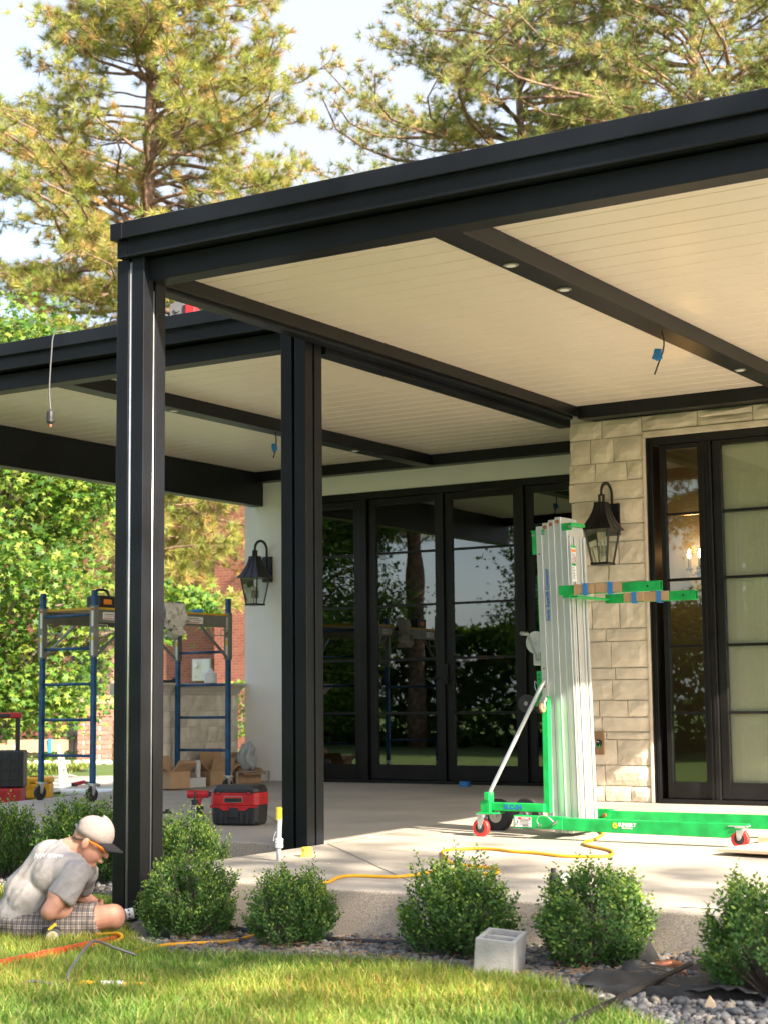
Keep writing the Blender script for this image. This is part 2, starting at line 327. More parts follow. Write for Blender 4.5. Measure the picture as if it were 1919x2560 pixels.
# ------------------------------------------------------------------ ground
def grid_sheet(name, xs, ys, m, dz=0.0, keep=None):
    X, Y = np.meshgrid(xs, ys); V = np.stack([X, Y, zg(X, Y) + dz], -1).reshape(-1, 3); nx = len(xs); F = []
    for j in range(len(ys) - 1):
        for i in range(nx - 1): F.append((j * nx + i, j * nx + i + 1, (j + 1) * nx + i + 1, (j + 1) * nx + i))
    me = raw_mesh(name, V, F); return mkobj(name, me, m, smooth=True)
xs = np.concatenate([[-600, -300, -150, -80, -55], np.arange(-45, 12, .5), [20, 40, 80, 150, 300]])
ys = np.concatenate([[-300, -150, -60, -25], np.arange(-10, 45, .5), [60, 90, 150, 300, 700]])
lawn = struct(grid_sheet('lawn', xs, ys, 'lawn_soil'))
LAWN_EDGE = [(-6.40, 7.62), (-6.28, 7.0), (-5.9, 6.78), (-5.48, 6.40), (-5.16, 6.22), (-4.66, 6.30), (-4.25, 6.32), (-3.82, 6.27), (-3.45, 6.16), (-3.06, 6.06), (-2.72, 5.72), (-2.2, 5.3), (-1, 5.0), (4, 4.5)]
BED = [(-14, 8.45), (-9.5, 8.2), (-8.2, 8.1), (-7.2, 7.95)] + LAWN_EDGE + [(4, 7.6), (-6.1, 7.75), (-6.1, 9.3), (-14, 9.4)]
def in_poly(x, y, P):
    x = np.asarray(x); y = np.asarray(y); c = np.zeros(x.shape, bool); j = len(P) - 1
    for i in range(len(P)):
        xi, yi = P[i]; xj, yj = P[j]
        with np.errstate(divide='ignore', invalid='ignore'):
            t = ((yi > y) != (yj > y)) & (x < (xj - xi) * (y - yi) / (yj - yi + 1e-12) + xi)
        c ^= t; j = i
    return c
bm = bmesh.new(); bv = [bm.verts.new((x, y, float(zg(x, y)) + .014)) for x, y in BED]; f = bm.faces.new(bv); bmesh.ops.triangulate(bm, faces=[f])
me = bpy.data.meshes.new('gravel_bed'); bm.to_mesh(me); bm.free(); struct(mkobj('gravel_bed', me, 'gravel_base'))
# loose stones of the bed
def rocks(name, n, x0, x1, y0, y1, smin, smax, poly, seed):
    g = np.random.default_rng(seed); t = (1 + 5 ** .5) / 2
    iv = np.array([(-1, t, 0), (1, t, 0), (-1, -t, 0), (1, -t, 0), (0, -1, t), (0, 1, t), (0, -1, -t), (0, 1, -t), (t, 0, -1), (t, 0, 1), (-t, 0, -1), (-t, 0, 1)]) / 1.9
    iF = np.array([(0, 11, 5), (0, 5, 1), (0, 1, 7), (0, 7, 10), (0, 10, 11), (1, 5, 9), (5, 11, 4), (11, 10, 2), (10, 7, 6), (7, 1, 8), (3, 9, 4), (3, 4, 2), (3, 2, 6), (3, 6, 8), (3, 8, 9), (4, 9, 5), (2, 4, 11), (6, 2, 10), (8, 6, 7), (9, 8, 1)])
    x = g.uniform(x0, x1, n * 3); y = g.uniform(y0, y1, n * 3); k = in_poly(x, y, poly); x = x[k][:n]; y = y[k][:n]; n = len(x)
    s = g.uniform(smin, smax, n) * g.choice([.7, 1, 1.25], n); sc = g.uniform(.6, 1.25, (n, 1, 3)) * s[:, None, None]; sc[:, :, 2] *= .7
    V = iv[None] * g.uniform(.55, 1.3, (n, 12, 1)) * sc; a = g.uniform(0, 6.28, n); ca, sa = np.cos(a)[:, None], np.sin(a)[:, None]
    Vx = V[:, :, 0] * ca - V[:, :, 1] * sa; Vy = V[:, :, 0] * sa + V[:, :, 1] * ca
    V = np.stack([Vx + x[:, None], Vy + y[:, None], V[:, :, 2] + (zg(x, y) + .014 + s * g.uniform(.1, .75, n))[:, None]], -1)
    F = iF[None] + (np.arange(n) * 12)[:, None, None]
    base = np.array([(.15, .15, .155), (.22, .205, .19), (.09, .09, .095), (.27, .23, .185), (.18, .17, .16)])[g.choice(5, n, p=[.34, .24, .22, .08, .12])] * g.uniform(.75, 1.25, (n, 1))
    me = raw_mesh(name, V.reshape(-1, 3), F.reshape(-1, 3), np.repeat(base, 12, 0)); o = mkobj(name, me, 'rock_mat'); o['kind'] = 'stuff'; return o
rocks('gravel', 13000, -6.6, -1.6, 5.2, 7.3, .009, .021, BED, 3)
rocks('gravel', 2600, -9.6, -6.1, 7.6, 9.1, .012, .025, BED, 4)
# grass blades of the near lawn
def grass(name, n, x0, x1, y0, y1, h0, h1, w, seed, excl=None, poly=None):
    g = np.random.default_rng(seed); x = g.uniform(x0, x1, n); y = g.uniform(y0, y1, n); k = ~in_poly(x, y, excl) if excl else np.ones(n, bool)
    if poly: k &= in_poly(x, y, poly)
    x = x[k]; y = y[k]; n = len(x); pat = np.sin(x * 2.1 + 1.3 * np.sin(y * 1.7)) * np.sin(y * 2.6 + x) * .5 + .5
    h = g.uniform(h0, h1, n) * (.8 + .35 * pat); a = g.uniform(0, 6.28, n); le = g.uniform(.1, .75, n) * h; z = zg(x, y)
    wx = np.cos(a) * w * g.uniform(.7, 1.3, n); wy = np.sin(a) * w * g.uniform(.7, 1.3, n); la = g.uniform(0, 6.28, n); dx = np.cos(la) * le; dy = np.sin(la) * le
    V = np.empty((n, 5, 3)); V[:, 0] = np.stack([x - wx, y - wy, z], -1); V[:, 1] = np.stack([x + wx, y + wy, z], -1)
    V[:, 2] = np.stack([x + wx * .8 + dx * .35, y + wy * .8 + dy * .35, z + h * .6], -1); V[:, 3] = np.stack([x - wx * .8 + dx * .35, y - wy * .8 + dy * .35, z + h * .6], -1)
    V[:, 4] = np.stack([x + dx, y + dy, z + h * .97], -1)
    o = np.arange(n)[:, None] * 5; F = np.concatenate([o + np.array([[0, 1, 2]]), o + np.array([[0, 2, 3]]), o + np.array([[3, 2, 4]])], 0)
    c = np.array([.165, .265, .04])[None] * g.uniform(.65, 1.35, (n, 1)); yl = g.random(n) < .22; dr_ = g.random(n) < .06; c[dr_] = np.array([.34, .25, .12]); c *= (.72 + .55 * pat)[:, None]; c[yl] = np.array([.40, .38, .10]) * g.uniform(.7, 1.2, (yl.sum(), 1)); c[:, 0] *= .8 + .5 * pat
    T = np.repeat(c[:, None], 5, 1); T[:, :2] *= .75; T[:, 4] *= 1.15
    ob = mkobj(name, raw_mesh(name, V.reshape(-1, 3), F, T.reshape(-1, 3)), 'grass_mat'); ob['kind'] = 'stuff'; return ob
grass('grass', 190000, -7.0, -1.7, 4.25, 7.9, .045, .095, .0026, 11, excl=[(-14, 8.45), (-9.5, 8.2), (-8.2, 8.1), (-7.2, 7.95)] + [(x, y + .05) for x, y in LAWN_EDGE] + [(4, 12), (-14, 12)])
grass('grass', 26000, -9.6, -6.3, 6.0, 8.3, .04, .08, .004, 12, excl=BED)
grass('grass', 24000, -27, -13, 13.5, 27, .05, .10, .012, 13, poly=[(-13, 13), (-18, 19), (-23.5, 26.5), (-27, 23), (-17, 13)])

# ------------------------------------------------------------------ patio slab
SLAB = [(-6.24, 7.225), (-5.5, 7.19), (-4.37, 7.168), (-3.08, 7.10), (-2.5, 7.065), (4, 6.7), (4, 13.2), (-6.0, 13.2), (-6.0, 14.75), (-11.05, 14.75), (-11.07, 12.35), (-11.02, 11.06), (-11.05, 9.15), (-8.67, 9.04), (-6.375, 8.955), (-6.375, 9.06), (-6.145, 9.06), (-6.216, 8.045)]
b = MB(); n = len(SLAB); b.v = [(x, y, zs(y)) for x, y in SLAB] + [(x, y, -.62) for x, y in SLAB]
b.f = [tuple(range(n))] + [(i, n + i, n + (i + 1) % n, (i + 1) % n) for i in range(n)]
me = b.mesh('patio_slab'); me.materials.append(MATS['concrete']); me.materials.append(MATS['concrete_side'])
for p in me.polygons:
    if p.index > 0: p.material_index = 1
slab = struct(mkobj('patio_slab', me, None, bevel=.014, seg=3)); slab['label'] = 'beige concrete patio slab with dark exposed aggregate sides'
bm = bmesh.new(); bm.from_mesh(me); bmesh.ops.recalc_face_normals(bm, faces=bm.faces); bm.to_mesh(me); bm.free()
def joint(p, q):
    d = (Vector((*q, 0)) - Vector((*p, 0))).normalized(); nrm = Vector((-d.y, d.x, 0)) * .0032; j = MB()
    A = [Vector((*p, zs(p[1]) + .003)) - nrm, Vector((*q, zs(q[1]) + .003)) - nrm, Vector((*q, zs(q[1]) + .003)) + nrm, Vector((*p, zs(p[1]) + .003)) + nrm]
    j.quad(*A).build('control_joint', 'slab_joint', slab)
joint((-6.13, 9.05), (-4.55, 7.5)); joint((-6.38, 9.1), (-8.6, 11.6)); joint((-6.1, 9.06), (-6.1, 12.7))

g = random.Random(61); sm_ = MB()
for k in range(9):
    x_ = -2.95 + k * .10; y_ = 7.235 - .012 * k + g.uniform(-.02, .02); w_ = g.uniform(.012, .032)
    sm_.add([(x_ - .07, y_ - w_ * .3, zs(y_) + .004), (x_, y_ - w_, zs(y_) + .004), (x_ + .08, y_ + w_ * .2, zs(y_) + .004), (x_ + .01, y_ + w_, zs(y_) + .004)], [(0, 1, 2, 3)])
    sm_.v = [(a, b, c + .0002 * k if i >= len(sm_.v) - 4 else c) for i, (a, b, c) in enumerate(sm_.v)]
sm_.build('paint_smear', 'label_white', slab)['kind'] = 'stuff'
fl_ = MB()
for k in range(150):
    x_, y_ = g.uniform(-7.5, -2.4), g.uniform(7.3, 12.5)
    if x_ < -6.1 and y_ < 9.1: continue
    s_ = g.uniform(.003, .010); a = g.uniform(0, 3.1); c_, d_ = math.cos(a) * s_, math.sin(a) * s_; z_ = zs(y_) + .0035; fl_.add([(x_ - c_, y_ - d_, z_), (x_ + d_ * .6, y_ - c_ * .6, z_), (x_ + c_, y_ + d_, z_ + .002), (x_ - d_ * .6, y_ + c_ * .6, z_)], [(0, 1, 2, 3)])
o = fl_.build('paint_flakes', 'label_white', slab); o['kind'] = 'stuff'
# ------------------------------------------------------------------ right patio roof
ZB, ZC = 3.168, 3.275
def planks(roof, x0, x1, y0, y1, n):
    w = (y1 - y0) / n; c = .007; h = .018; L = x1 - x0; a = .0015; e = .0012
    prof = [(a, h), (a, c), (a + c, 0), (w - a - c, 0), (w - a, c), (w - a, h)]
    b = MB(); k = len(prof); b.v = [(e, y, z) for y, z in prof] + [(L - e, y, z) for y, z in prof]
    b.f = [(i, i + 1, k + i + 1, k + i) for i in range(k - 1)] + [(k - 1, 0, k, 2 * k - 1), tuple(range(k))[::-1], tuple(range(k, 2 * k))]
    me = b.mesh('ceiling_plank'); me.materials.append(MATS['ceiling_board'])
    bm = bmesh.new(); bm.from_mesh(me); bmesh.ops.recalc_face_normals(bm, faces=bm.faces); bm.to_mesh(me); bm.free()
    for i in range(n):
        o = bpy.data.objects.new('ceiling_plank', me); COL.objects.link(o); o.parent = roof; o.location = (x0, y0 + i * w, ZC)
def rbox(roof, name, a, b_, m='black_paint', bev=.004): return MB().box(a, b_).build(name, m, roof, bevel=bev)
roof1 = thing('patio_roof', 'large black flat patio roof with cream plank ceiling over the lift', 'patio roof')
rbox(roof1, 'fascia_board', (-6.043, 6.93, 3.397), (-1.40, 6.972, 3.492)); rbox(roof1, 'fascia_board', (-6.134, 6.93, 3.397), (-6.047, 7.30, 3.492)); rbox(roof1, 'fascia_board', (-6.134, 7.303, 3.397), (-6.09, 12.75, 3.492)); rbox(roof1, 'fascia_board', (-1.44, 6.974, 3.397), (-1.40, 12.75, 3.492))
rbox(roof1, 'fascia_board', (-6.036, 6.965, 3.299), (-1.43, 7.0, 3.394)); rbox(roof1, 'fascia_board', (-6.111, 6.965, 3.299), (-6.040, 6.999, 3.394)); rbox(roof1, 'fascia_board', (-6.111, 7.002, 3.299), (-6.072, 12.75, 3.394)); rbox(roof1, 'fascia_board', (-1.47, 7.003, 3.299), (-1.43, 12.75, 3.394))
rbox(roof1, 'beam', (-5.946, 7.053, ZB), (-1.55, 7.19, 3.294))
rbox(roof1, 'beam', (-6.132, 7.193, ZB), (-6.034, 12.60, 3.296)); rbox(roof1, 'beam_trim', (-6.031, 7.193, 3.19), (-6.0, 12.60, 3.296), 'black_frame')
rbox(roof1, 'beam', (-4.2, 7.193, ZB + .003), (-4.035, 12.607, 3.296)); rbox(roof1, 'beam', (-5.998, 12.61, ZB + .001), (-1.694, 12.745, 3.296)); rbox(roof1, 'beam', (-1.69, 7.193, ZB), (-1.55, 12.745, 3.294))
rbox(roof1, 'roof_deck', (-6.068, 7.005, 3.30), (-1.475, 12.95, 3.47))
planks(roof1, -6.0, -4.2, 7.19, 12.61, 27); planks(roof1, -4.035, -1.69, 7.19, 12.61, 27)
for y in (7.874, 8.524, 11.367):
    o = MB().lathe([(.042, 0), (.042, .006), (.030, .006)], 20, (-4.12, y, ZB - .006)).build('recessed_light', 'light_trim', roof1, smooth=False)
    MB().lathe([(.027, 0), (.027, .004)], 16, (-4.12, y, ZB - .009)).build('lens', 'label_white', o)
# ------------------------------------------------------------------ left patio roof
roof2 = thing('patio_roof', 'farther black flat patio roof above the blue scaffold, beside the garden', 'patio roof')
rbox(roof2, 'fascia_board', (-10.76, 8.80, 3.388), (-6.142, 8.842, 3.483)); rbox(roof2, 'fascia_board', (-10.76, 8.845, 3.388), (-10.72, 14.75, 3.483))
rbox(roof2, 'fascia_board', (-10.73, 8.838, 3.292), (-6.146, 8.872, 3.385)); rbox(roof2, 'fascia_board', (-10.73, 8.875, 3.292), (-10.695, 14.75, 3.385))
rbox(roof2, 'beam', (-10.55, 8.945, ZB - .002), (-6.354, 9.08, 3.286)); rbox(roof2, 'beam', (-8.55, 9.083, ZB), (-8.39, 14.257, 3.296))
rbox(roof2, 'beam', (-10.69, 8.90, 2.92), (-10.55, 14.395, 3.29)); rbox(roof2, 'beam', (-6.25, 9.083, 3.13), (-6.14, 12.77, 3.293)); rbox(roof2, 'beam', (-10.548, 14.26, ZB), (-6.17, 14.395, 3.296))
rbox(roof2, 'roof_deck', (-10.692, 8.876, 3.30), (-6.14, 14.9, 3.46))
planks(roof2, -10.55, -8.55, 9.08, 14.26, 26); planks(roof2, -8.39, -6.25, 9.08, 14.26, 26)
for y in (10.35, 13.0):
    o = MB().lathe([(.042, 0), (.042, .006), (.030, .006)], 20, (-8.47, y, ZB - .006)).build('recessed_light', 'light_trim', roof2); MB().lathe([(.027, 0), (.027, .004)], 16, (-8.47, y, ZB - .009)).build('lens', 'label_white', o)
# ------------------------------------------------------------------ posts
def post(label, x0, x1, y0, y1, z0, z1, pipes):
    p = thing('roof_post', label, 'post', ((x0 + x1) / 2, (y0 + y1) / 2, z0), 0, 'black roof posts'); w = (x1 - x0) / 2; d = (y1 - y0) / 2; H = z1 - z0
    MB().box((-w + .032, -d + .032, .003), (w - .032, d - .032, H - .003)).build('core', 'black_frame', p)
    for sx in (-1, 1):
        for sy in (-1, 1):
            a = (.011 if sx > 0 else w, .011 if sy > 0 else d)
            xa, xb = (-w, -.012) if sx < 0 else (.012, w); ya, yb = (-d, -.010) if sy < 0 else (.010, d)
            MB().box((xa, ya, 0), (xb, yb, H)).build('corner_board', 'black_paint', p, bevel=.003)
    if pipes:
        MB().cyl((-.001, -d + .0105, .05), (-.001, -d + .0105, H - .02), .0095, n=10).build('conduit', 'galv', p, smooth=True)
        MB().cyl((w - .0105, -.001, .05), (w - .0105, -.001, H - .18), .0075, n=10).build('conduit', 'galv', p, smooth=True)
    return p
post('nearest black roof post with two silver conduits in its grooves, man drilling at its foot', -6.138, -5.945, 7.0, 7.19, -.45, 3.297, True)
post('black roof post with empty grooves at the inner corner of the patio slab', -6.35, -6.153, 8.86, 9.05, -.45, 3.29, False)

# ------------------------------------------------------------------ house
house = thing('house', 'cream stone and white stucco house behind the patio with black glass doors', 'house')
def stone_piece(parent, m, O, U, Vv, Nn, u0, u1, v0, v1, depth, seed, rough=.014, name='stone'):
    g = random.Random(seed); nu, nv = 4, 3; b = MB(); idx = {}; vs = []; fs = []
    for j in range(nv + 1):
        for i in range(nu + 1):
            u = u0 + (u1 - u0) * i / nu; v = v0 + (v1 - v0) * j / nv; ed = i in (0, nu) or j in (0, nv)
            if not ed: u += g.uniform(-.15, .15) * (u1 - u0) / nu; v += g.uniform(-.15, .15) * (v1 - v0) / nv
            else:
                u += g.uniform(-.004, .004) * (1 if i in (0, nu) else 0); v += g.uniform(-.003, .003) * (1 if j in (0, nv) else 0)
            h = g.uniform(.25, 1.0) * rough if not ed else -rough * .55
            vs.append(O + U * u + Vv * v + Nn * h)
    k = (nu + 1) * (nv + 1); rim = [i for i in range(nu + 1)] + [j * (nu + 1) + nu for j in range(1, nv + 1)] + [nv * (nu + 1) + i for i in range(nu - 1, -1, -1)] + [j * (nu + 1) for j in range(nv - 1, 0, -1)]
    for j in range(nv):
        for i in range(nu): a = j * (nu + 1) + i; fs.append((a, a + 1, a + nu + 2, a + nu + 1))
    for r in rim: vs.append(vs[r] - Nn * depth)
    for q in range(len(rim)):
        q2 = (q + 1) % len(rim); fs.append((rim[q2], rim[q], k + q, k + q2))
    b.add(vs, fs); me = b.mesh(name)
    o = mkobj(name, me, m, parent)
    for p in me.polygons: p.use_smooth = False
    return o
YS = 12.79
sw = MB().box((-6.14, 12.812, -.05), (-5.485, 13.0, 3.17)).box((-5.485, 12.812, 3.04), (-2.55, 13.0, 3.17)).box((-2.55, 12.80, -.05), (4, 13.0, 3.6)).box((-6.14, 13.0, -.05), (-6.02, 14.7, 3.17)).build('stone_wall', 'mortar', house)
MB().box((-5.497, 12.785, 2.985), (-2.55, 13.0, 3.036)).build('lintel', 'stone', sw, bevel=.006)
MB().box((-5.50, 12.783, .002), (-5.478, 12.95, 2.984)).build('reveal', 'stone', sw, bevel=.004)
zc_ = [.004, .13, .298, .506, .57, .69, .827, .997, 1.094, 1.312, 1.418, 1.646, 1.80, 1.948, 2.137, 2.284, 2.49, 2.647, 2.805, 3.012, 3.165]
Ux, Uz, Ny = Vector((1, 0, 0)), Vector((0, 0, 1)), Vector((0, -1, 0)); O = Vector((0, YS, 0)); sd = 1
g0 = random.Random(21)
for i in range(len(zc_) - 1):
    a, b_ = zc_[i] + .004, zc_[i + 1] - .004; lo = -6.168 + g0.uniform(-.012, .012); hi = -5.503
    cuts = [lo]
    nst = 2 if g0.random() < .55 else 3
    if i in (1, 3): nst = 2
    ws = [g0.uniform(.6, 1.5) for _ in range(nst)]; tot = sum(ws)
    for w in ws: cuts.append(cuts[-1] + w / tot * (hi - lo))
    for k in range(nst):
        stone_piece(sw, 'stone', O, Ux, Uz, Ny, cuts[k] + (.004 if k else 0), cuts[k + 1] - (.004 if k < nst - 1 else 0), a, b_, .03, sd, .011 if g0.random() < .8 else .005); sd += 1
x = -5.5
while x < -2.6:
    w = g0.uniform(.28, .6); x2 = min(x + w, -2.55)
    if g0.random() < .6: zz_ = [3.04, 3.105, 3.165]
    else: zz_ = [3.04, 3.165]
    for k in range(len(zz_) - 1): stone_piece(sw, 'stone', O, Ux, Uz, Ny, x + .004, x2 - .004, zz_[k] + .003, zz_[k + 1] - .003, .03, sd, .012); sd += 1
    x = x2
YC = 14.4
MB().box((-10.80, YC, -.02), (-10.19, 14.75, 3.3)).box((-10.19, YC, 2.978), (-6.14, 14.75, 3.3)).build('stucco_wall', 'stucco', house, bevel=.006)
MB().box((-10.815, YC + .03, -.02), (-10.8005, 14.78, 3.3)).build('corner_trim', 'black_frame', house)
# interiors
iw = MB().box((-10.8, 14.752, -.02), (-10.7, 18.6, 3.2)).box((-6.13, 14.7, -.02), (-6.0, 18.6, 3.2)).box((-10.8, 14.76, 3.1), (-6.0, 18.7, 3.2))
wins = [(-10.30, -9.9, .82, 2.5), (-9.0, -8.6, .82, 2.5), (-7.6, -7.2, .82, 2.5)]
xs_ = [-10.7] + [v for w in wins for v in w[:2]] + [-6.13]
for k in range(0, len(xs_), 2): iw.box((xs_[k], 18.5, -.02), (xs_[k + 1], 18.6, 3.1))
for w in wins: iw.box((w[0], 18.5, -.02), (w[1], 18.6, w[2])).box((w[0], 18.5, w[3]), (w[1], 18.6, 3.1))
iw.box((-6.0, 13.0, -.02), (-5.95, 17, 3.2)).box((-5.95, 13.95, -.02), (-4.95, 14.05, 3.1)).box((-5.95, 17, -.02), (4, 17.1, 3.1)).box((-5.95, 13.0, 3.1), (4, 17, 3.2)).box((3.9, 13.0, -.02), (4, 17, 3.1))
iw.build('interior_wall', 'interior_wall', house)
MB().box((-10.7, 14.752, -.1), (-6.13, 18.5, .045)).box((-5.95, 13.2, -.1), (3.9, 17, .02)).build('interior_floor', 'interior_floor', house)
MB().box((-11, 12.96, 3.475), (4, 18.9, 3.62)).build('roof', 'black_frame', house)
# doors
MUN = [.722, 1.258, 1.799, 2.335]
def leaf(unit, gx0, gx1, gz0, gz1, y, st, botz, topz, gm='door_glass'):
    d = MB().box((gx0 - st, y - .03, botz), (gx0, y + .02, topz)).box((gx1, y - .03, botz), (gx1 + st, y + .02, topz)).box((gx0, y - .03, botz), (gx1, y + .02, gz0)).box((gx0, y - .03, gz1), (gx1, y + .02, topz)).build('door_leaf', 'black_frame', unit, bevel=.004)
    lv = [gz0] + MUN + [gz1]
    for z in MUN: MB().box((gx0 + .001, y - .024, z - .011), (gx1 - .001, y + .014, z + .011)).build('muntin', 'black_frame', d)
    for i in range(5): MB().box((gx0 + .001, y - .004, lv[i] + (.012 if i else .001)), (gx1 - .001, y - .003, lv[i + 1] - (.012 if i < 4 else .001))).build('pane', gm, d)
    MB().box((gx0, y - .029, gz0 - .012), (gx1, y - .016, gz0 + .006)).build('glazing_bead', 'black_frame', d)
    return d
u1 = MB().box((-10.19, YC - .01, .02), (-10.125, YC + .09, 2.977)).box((-10.125, YC - .01, 2.905), (-6.17, YC + .09, 2.977)).box((-9.335, YC - .022, .02), (-9.242, YC + .09, 2.904)).box((-8.398, YC - .015, .02), (-8.342, YC + .08, 2.904)).box((-7.532, YC - .022, .02), (-7.44, YC + .09, 2.904)).build('door_frame', 'black_frame', house, bevel=.004)
MB().box((-10.19, YC - .045, .015), (-6.17, YC + .09, .058)).build('threshold', 'black_frame', u1, bevel=.004)
for a, b_ in ((-10.05, -9.412), (-9.15, -8.452), (-8.258, -7.567), (-7.363, -6.665)): leaf(house, a, b_, .205, 2.83, YC + .04, .075 if a > -10 else .072, .062, 2.9)
for x, s_ in ((-8.415, -1), (-8.325, 1)):
    h_ = MB().box((x - .016, YC - .012, 1.0), (x + .016, YC - .002, 1.2)).tube([(x, YC - .005, 1.06), (x, YC - .05, 1.06), (x + s_ * .02, YC - .06, 1.06), (x + s_ * .12, YC - .06, 1.06)], .008, 8).build('door_handle', 'black_frame', house)
u2 = MB().box((-5.477, YS + .02, .0), (-5.425, YS + .30, 2.983)).box((-5.425, YS + .02, 2.915), (-2.56, YS + .12, 2.983)).box((-4.99, YS + .005, .0), (-4.912, YS + .12, 2.914)).box((-3.985, YS + .02, 0), (-3.93, YS + .12, 2.914)).build('door_frame', 'black_frame', house, bevel=.005)  # left jamb extended deeper inside, added as a blocker for sconce light on the reveal
for xx in (-5.466, -5.447): MB().box((xx, YS + .010, .02), (xx + .009, YS + .019, 2.98)).build('brickmould', 'black_frame', u2)
for xx in (-4.975, -4.945): MB().box((xx, YS - .004, .02), (xx + .010, YS + .004, 2.91)).build('brickmould', 'black_frame', u2)
MB().box((-5.43, YS - .03, -.004), (-2.56, YS + .12, .035)).build('threshold', 'black_frame', u2, bevel=.004)
leaf(house, -5.322, -5.036, .165, 2.872, YS + .06, .045, .038, 2.912, 'side_glass'); leaf(house, -4.838, -4.07, .165, 2.872, YS + .06, .07, .038, 2.912, 'shade_glass'); leaf(house, -3.85, -3.08, .165, 2.872, YS + .06, .07, .038, 2.912, 'shade_glass')
for a, b_ in ((-4.86, -4.05), (-3.87, -3.06)):
    sh = MB()
    for k in range(16):
        xa = a + (b_ - a) * k / 16; xb = a + (b_ - a) * (k + 1) / 16; ya = YS + .092 + .004 * math.sin(k * 1.7); yb = YS + .092 + .004 * math.sin((k + 1) * 1.7)
        sh.quad((xa, ya, .14), (xb, yb, .14), (xb, yb, 2.9), (xa, ya, 2.9))
    sh.build('roller_shade', 'shade_cloth', house, smooth=True)
# wall socket on the stone pier
w = thing('wall_socket', 'brown square wall socket box with open wires low on the stone pier', 'socket', (-5.947, 12.772, .478))
MB().box((-.042, 0, -.095), (.042, .02, .095)).build('plate', 'cardboard_dark', w, bevel=.004); MB().cyl((0, -.004, 0), (0, .001, 0), .03, n=16).build('opening', 'ink_black', w)
MB().tube([(.0, -.004, .01), (-.02, -.02, .02), (-.028, -.014, -.03)], .004, 6).build('wire', 'galv', w); MB().tube([(.01, -.004, -.01), (.005, -.022, -.04), (-.012, -.018, -.02)], .004, 6).build('wire', 'lift_green', w)
# wall lanterns
def lantern(label, x, y, z):
    L = thing('wall_lantern', label, 'lantern', (x, y, z), 0, 'black wall lanterns'); a, e, t = .066, .128, .047   # base half, eave half, crown half ; base z=0
    zb, ze, zt = 0.0, .275, .505
    MB().box((-a - .012, -a - .012, -.012), (a + .012, a + .012, .008)).build('base', 'black_frame', L, bevel=.003)
    for sx in (-1, 1):
        for sy in (-1, 1): MB().bar((sx * a, sy * a, .006), (sx * (e - .022), sy * (e - .022), ze), .014, .014).build('corner_bar', 'black_frame', L)
    for k in range(4):
        M = Matrix.Rotation(k * math.pi / 2, 4, 'Z'); A = a - .004; E = e - .026
        MB().add([M @ Vector(v) for v in ((-A, -A, .01), (A, -A, .01), (E, -E, ze - .004), (-E, -E, ze - .004))], [(0, 1, 2, 3)]).build('pane', 'lantern_glass', L)
    prof = []
    for i in range(9):
        s_ = i / 8; prof.append((e + .012 - (e + .012 - t) * (1 - (1 - s_) ** 1.75), ze + (zt - ze) * s_))
    rf = MB(); vs = []; fs = []
    for h, z_ in prof: vs += [(-h, -h, z_), (h, -h, z_), (h, h, z_), (-h, h, z_)]
    for i in range(8):
        for k in range(4): p = i * 4 + k; q = i * 4 + (k + 1) % 4; fs.append((p, q, q + 4, p + 4))
    fs += [(3, 2, 1, 0), (32, 33, 34, 35)]; rf.add(vs, fs); o = rf.build('lantern_roof', 'black_frame', L)
    for sx in (-1, 1):
        for k in range(4):
            M = Matrix.Rotation(k * math.pi / 2, 4, 'Z'); MB().tube([M @ Vector((sx * h * .36, -h - .001, z_)) for h, z_ in prof], .0035, 5).build('seam', 'black_frame', o)
    MB().box((-.02, -.02, zt), (-.014, .02, zt + .06)).box((.014, -.02, zt), (.02, .02, zt + .06)).box((-.02, -.02, zt + .056), (.02, .02, zt + .066)).build('yoke', 'black_frame', L)
    arm = [(0, 0, zt + .06)] + [(0, .105 - .105 * math.cos(s_), zt + .08 + .09 * math.sin(s_)) for s_ in np.linspace(0.05, math.pi, 12)] + [(0, .21, zt - .12)]
    q = MB()
    for i in range(len(arm) - 1): q.bar(arm[i], arm[i + 1], .026, .012, (1, 0, 0))
    q.build('scroll_arm', 'black_frame', L)
    MB().box((-.062, .205, zt - .26), (.062, .235, zt + .01)).build('wall_plate', 'black_frame', L, bevel=.004)
    c = MB().lathe([(.004, .19), (.008, .10), (.03, .095), (.012, .085), (.012, .07)], 12).build('candle_cluster', 'candle_cream', L)
    for k in range(4):
        an = k * math.pi / 2 + .4; px, py = .03 * math.cos(an), .03 * math.sin(an)
        MB().cyl((px, py, .065), (px, py, .145), .0095, n=10).build('candle_sleeve', 'candle_cream', c); MB().lathe([(.004, 0), (.010, .016), (.007, .034), (.001, .052)], 10, (px, py, .145)).build('bulb', 'bulb_frost', c, smooth=True)
    return L
lantern('black wall lantern on the white stucco wall above the scaffold', -10.49, 14.165, 1.863)
lantern('black wall lantern on the cream stone pier behind the lift', -5.772, 12.553, 1.94)
